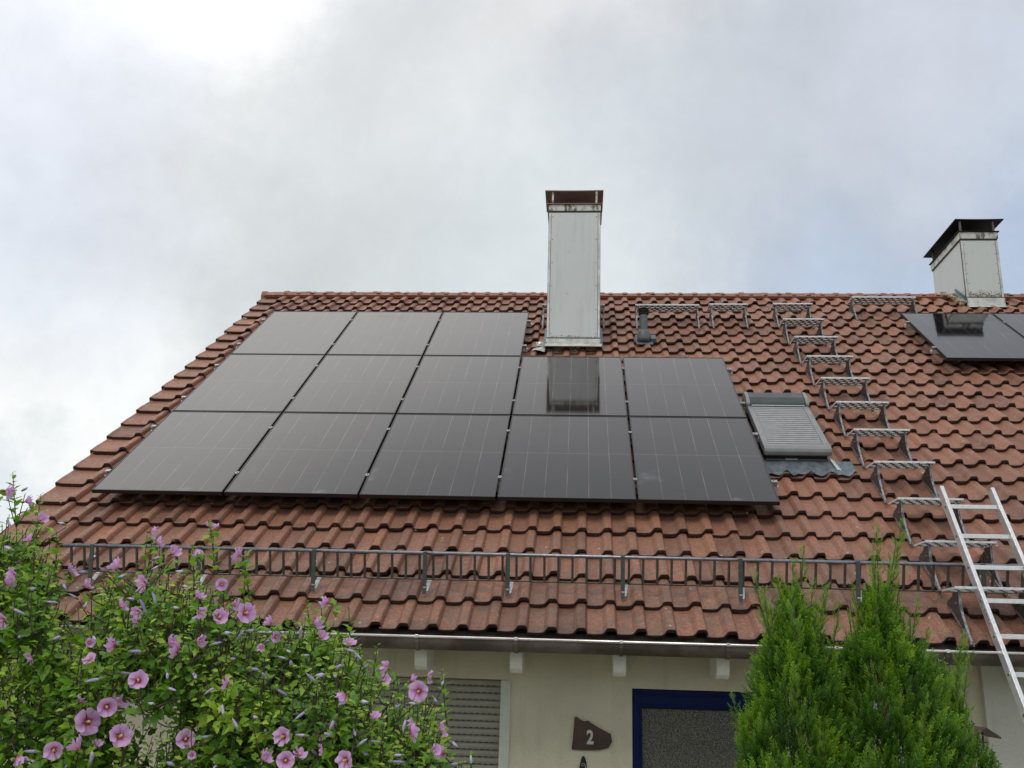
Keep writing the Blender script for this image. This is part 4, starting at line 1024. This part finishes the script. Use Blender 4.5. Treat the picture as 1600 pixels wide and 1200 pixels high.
FL_R = [(234, 831, 1), (242, 849, .9), (266, 866, 1.15), (184, 891, 1.05), (228, 912, 1.1), (130, 918, .9), (186, 949, 1), (218, 956, .8), (215, 970, .7), (304, 857, .9), (330, 827, .9), (376, 868, .9), (346, 913, .8), (306, 936, .9), (310, 955, .9), (340, 966, 1.05), (382, 958, 1.1),
        (182, 1007, 1.05), (138, 1004, .8), (142, 1032, .8), (262, 1008, 1), (280, 1018, 1.1), (306, 1002, 1), (216, 1065, 1.05), (176, 1108, 1.4), (135, 1128, 1.2), (186, 1152, 1.25), (290, 1156, 1), (358, 1069, .85), (85, 1170, 1.15), (125, 1172, 1.1), (122, 1098, .7), (150, 1166, .7), (166, 1104, 1.1),
        (515, 942, .9), (386, 962, .8), (424, 976, 1), (489, 975, 1), (499, 997, 1.05), (545, 1009, .9), (607, 1045, 1), (596, 1064, .9), (666, 1057, 1), (640, 1065, .9), (655, 1080, 1.25), (542, 1084, 1), (584, 1125, 1), (507, 1145, 1.2), (445, 1151, 1.2), (639, 1146, 1.1), (647, 1130, .8), (686, 1142, 1.15), (674, 1175, 1.1), (695, 1176, 1.1), (542, 1187, 1.1), (466, 1182, 1), (407, 1187, 1.2), (446, 1189, 1), (506, 1171, .8), (250, 1240, 1), (330, 1230, 1), (600, 1230, 1), (410, 1010, .7), (430, 995, .7), (300, 1180, .5), (364, 945, .8)]
BD_R = [(134, 895), (132, 950), (286, 916), (240, 874), (250, 884), (286, 894), (163, 893), (200, 935), (195, 900), (190, 1003), (243, 944), (260, 1048), (262, 1075), (318, 952), (415, 1004), (445, 1015), (690, 1071), (676, 1089), (564, 1097), (521, 1152), (705, 1160), (736, 1177), (534, 1041), (522, 1055), (570, 1044), (506, 1055), (494, 1067), (447, 1030), (554, 1139), (619, 1107), (565, 1032), (597, 1162), (418, 1062), (430, 1075), (389, 1045), (360, 1030), (330, 1008), (300, 970), (350, 990), (372, 1000), (152, 1002), (203, 1018), (120, 935), (270, 950), (228, 960), (400, 985), (470, 1000), (475, 1025), (455, 1040), (540, 1015), (556, 1023), (636, 1120), (652, 1100), (320, 1085), (350, 1120), (372, 1140), (395, 1120), (420, 1140), (480, 1110), (300, 1050), (240, 1100), (225, 1130), (560, 1165), (575, 1180), (90, 1182), (110, 1190), (60, 1175), (140, 1195), (630, 1180), (610, 1190), (370, 1180), (340, 1195), (270, 1195), (720, 1192), (160, 1060), (185, 1050), (330, 1150), (480, 1150), (495, 1180), (525, 1120)]
def place_flowers(root, fl, bl, ybias=0.):
    random.seed(99)
    for i, (p, s, x, y) in enumerate(fl):
        me = random.choices(FM, (.5, 1.4, 3, 3.4, 2.8))[0]; s = s*random.uniform(.72, .92)*(p-CAM).length/4.0
        if (x, y) == (135, 1128): me = FM[0]
        if (x, y) in ((186, 1152), (290, 1156), (216, 1065)): me = FM[1]
        o = bpy.data.objects.new('flower', me); COL.objects.link(o)
        if me in (FM[0], FM[1]): d = ((CAM-p).normalized()*.9 + Vector((random.gauss(0, .5), 0, random.uniform(-.2, .7))))
        else: d = Vector((random.gauss(0, 1.0), random.uniform(-.8, .35), random.uniform(-.35, .9)))
        o.matrix_world = Matrix.Translation(p) @ d.to_track_quat('Z', 'Y').to_matrix().to_4x4() @ Matrix.Rotation(random.random()*6, 4, 'Z') @ Matrix.Scale(s*1.0, 4)
        mw = o.matrix_world.copy(); o.parent = root; o.matrix_parent_inverse = Matrix.Translation(-Vector(root.location)); o.matrix_basis = mw
    for p in bl:
        o = bpy.data.objects.new('bud', random.choice(BMS)); COL.objects.link(o)
        d = Vector((random.gauss(0, 1.0), random.uniform(-.8, .3), random.gauss(.1, .5)))
        mw = Matrix.Translation(p) @ d.to_track_quat('Z', 'Y').to_matrix().to_4x4() @ Matrix.Scale(random.uniform(.62, .98), 4)
        o.parent = root; o.matrix_parent_inverse = Matrix.Translation(-Vector(root.location)); o.matrix_basis = mw
YB = -3.95
bl_base = at(0, 1100, YB); br_base = at(330, 1100, YB)
r1, f1, b1_ = hibiscus('hibiscus_bush', 'tall leafy hibiscus bush with pink flowers at the far left edge', Vector((bl_base.x, YB, 0)), YB, .45, TOP_L, -230, 128, 16, 950, 11, [(20, 738, -.1), (64, 772, 0), (-60, 735, .1), (88, 830, -.1)], [], FL_L, BD_L)
place_flowers(r1, f1, b1_)
r2, f2, b2_ = hibiscus('hibiscus_bush', 'wide hibiscus bush covered in pink flowers and lilac buds before the eave', Vector((br_base.x, YB, 0)), YB, .55, TOP_R, 98, 840, 28, 1950, 12,
    [(230, 835, -.1), (325, 812, -.1), (250, 845, .1), (385, 868, 0), (300, 850, 0), (480, 940, 0), (500, 935, -.1), (545, 948, .05), (560, 1012, 0), (590, 1008, -.1), (690, 1048, 0), (380, 880, 0), (560, 1000, .1), (736, 1178, 0), (175, 880, 0), (620, 1055, 0)],
    [(240, 1090, 48, .85), (150, 945, 34, .6), (330, 1085, 20, .5), (260, 930, 20, .3), (120, 965, 26, .8), (640, 1100, 20, .5), (600, 1085, 24, .5), (720, 1110, 30, .9)], FL_R, BD_R)
place_flowers(r2, f2, b2_)

# ---- thujas
def spray_base(seedv):
    random.seed(seedv); V = []; F = []; Tt = []
    def strip(a, b, w0, w1, t0, t1, nz):
        a, b = Vector(a), Vector(b); d = (b-a).normalized(); s = d.cross(Vector(nz)).normalized(); k = len(V)
        V.extend([a-s*w0/2, a+s*w0/2, b+s*w1/2, b-s*w1/2]); F.append((k, k+1, k+2, k+3)); Tt.extend([t0, t0, t1, t1])
    n = 7; prev = Vector((0, 0, 0)); bend = random.uniform(-.10, .10)
    for i in range(n):
        t = (i+1)/n; cur_ = Vector((bend*t*t, t, .10*math.sin(t*2.2)))
        strip(prev, cur_, .046*(1-t*.5), .042*(1-t*.55), -.22+.3*t, -.16+.42*t, (0, 0, 1))
        for s in (-1, 1):
            L = .40*(1-t*.72)*random.uniform(.75, 1.2); a = random.uniform(.5, .85); tz = random.uniform(-.12, .12)
            e = prev.lerp(cur_, .5)+Vector((s*L*math.sin(a), L*math.cos(a), tz*.6)); m_ = prev.lerp(cur_, .5)
            strip(m_, e, .050, .036, -.14+.3*t, .12+.34*t, (random.uniform(-.4, .4), 0, 1))
            if t < .7:
                for q in (.6,):
                    o_ = m_.lerp(e, q); dd = Vector((s*random.choice((-.1, .6)), .8, random.uniform(-.3, .3)))*L*.38; strip(o_, o_+dd, .036, .024, .05, .22, (random.uniform(-.5, .5), 0, 1))
        prev = cur_
    return np.array([tuple(v) for v in V]), F, np.array(Tt)
SPR = [spray_base(s) for s in (21, 22, 23, 24)]
def thuja(label, cx, cy, ztop, prof_, nspr, nlead, seedv, lean=0.):
    random.seed(seedv)
    root = thing('thuja_tree', label, 'conifer', 'columnar conifers by the door', loc=(cx, cy, GZ))
    tr = nb(M_BARK2); tr.tube([(cx, cy, GZ), (cx, cy, ztop-.9), (cx+lean*.1, cy, ztop-.25)], [.06, .035, .008], 8)
    clouds = [LeafCloud(v, f) for v, f, t in SPR]
    H = ztop-GZ
    # sub-leaders give the crown its vertical plumes
    plumes = []
    for k in range(34):
        d = random.random()**1.0*1.5+.08; a = random.random()*6.283; r = interp(prof_, d)*random.uniform(.35, .98)
        plumes.append((a, r, ztop-d, random.uniform(.18, .5)))
    def rad_at(z, a):
        d = ztop-z; r = interp(prof_, d)
        return r*(1+.14*math.sin(a*3+d*4+seedv)+.10*math.sin(a*7-d*9)+.08*math.sin(d*23+a*2))
    n = 0
    while n < nspr:
        d = (random.random()**.85)*2.1 if n < nspr*.86 else random.uniform(2.0, H-.05)
        a = random.random()*6.283
        if math.sin(a) > .35 and random.random() < .45: continue
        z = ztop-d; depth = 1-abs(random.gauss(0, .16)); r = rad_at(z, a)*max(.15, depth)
        p = Vector((cx+lean*d*.0+math.cos(a)*r, cy+math.sin(a)*r, z))
        o_ = Vector((math.cos(a), math.sin(a), 0)); dr = (o_*random.uniform(.25, .75)+Vector((0, 0, 1))+rv(.16)).normalized()
        nr = (Matrix.Rotation(random.uniform(-1.4, 1.4), 3, 'Z') @ o_)+rv(.2)
        sz = random.uniform(.06, .115); clump = .12*math.sin(a*5+z*11)+.10*math.sin(z*17-a*3)
        random.choice(clouds).put(p-dr*sz*.4, dr, nr, sz, .36+clump*1.2+random.gauss(0, .15)+.35*(depth-.9), random.uniform(.7, 1.)); n += 1  # deeper sprays get a darker tint: crown self-shading put into the colour
    for (a, r, z, L) in plumes:
        b = Vector((cx+math.cos(a)*r, cy+math.sin(a)*r, z-.05)); d_ = Vector((math.cos(a)*.22, math.sin(a)*.22, 1)).normalized()
        for k in range(int(L/.012)):
            t = k*.012; p = b+d_*t+rv(.006); s_ = rv(1.); s_.z = 0; s_.normalize()
            random.choice(clouds).put(p, (d_+s_*.55), Vector((0, -1, 0))+rv(.5), .07*(1-t/L*.45)*random.uniform(.8, 1.2), .55+random.gauss(0, .08), .8)
        tube_np(tr, [b-d_*.15, b+d_*L*.95], .004, .0015, 4)
    for k in range(nlead):
        a = random.random()*6.283; r = random.uniform(.01, .13 if k > 4 else .03); L = random.uniform(.10, .24); zb = ztop-random.uniform(.14, .45)
        b = Vector((cx+math.cos(a)*r, cy+math.sin(a)*r, zb)); d_ = (Vector((math.cos(a)*.12, math.sin(a)*.12, 1))+rv(.05)).normalized()
        tube_np(tr, [b-d_*.1, b+d_*L*.5+rv(.004), b+d_*L], .003, .0012, 4)
        for q in range(int(L/.020)):
            t = q*.020; s_ = rv(1.); s_.z = 0; s_.normalize()
            random.choice(clouds).put(b+d_*t, d_*1.3+s_*.5, Vector((0, -1, 0))+rv(.5), .052*(1-t/L*.4), .60+random.gauss(0, .1), .7)
    parts = [tr.build('trunk', smooth=True)]
    objs = [c_.build('crown', M_THUJA, SPR[i][2]) for i, c_ in enumerate(clouds)]
    base = objs[0]; import bmesh
    bm = bmesh.new()
    for o_ in objs: bm.from_mesh(o_.data)
    bm.to_mesh(base.data); bm.free()
    for o_ in objs[1:]: bpy.data.objects.remove(o_)
    parts.append(base); adopt(root, *parts); return root
cL, cR, cS = at(1243, 1050, -3.2), at(1378, 1050, -3.15), at(1478, 1150, -3.0)
thuja('green thuja conifer left of the pair, hiding the edge of the blue door', cL.x, -3.2, at(1240, 930, -3.2).z, [(0, .01), (.10, .045), (.2, .10), (.32, .17), (.55, .24), (.85, .30), (1.5, .37), (3, .42)], 9000, 60, 31)
thuja('green thuja conifer right of the pair with thin leader shoots up to the snow guard', cR.x, -3.15, at(1374, 926, -3.15).z, [(0, .01), (.10, .05), (.2, .09), (.28, .17), (.42, .22), (.65, .28), (.95, .32), (1.6, .38), (3, .42)], 9600, 60, 32)
thuja('low thuja conifer at the right of the group, beside the bird feeder', cS.x, -3.0, at(1478, 1062, -3.0).z, [(0, .01), (.15, .05), (.35, .15), (.6, .21), (1.2, .28), (3, .36)], 4200, 30, 33)
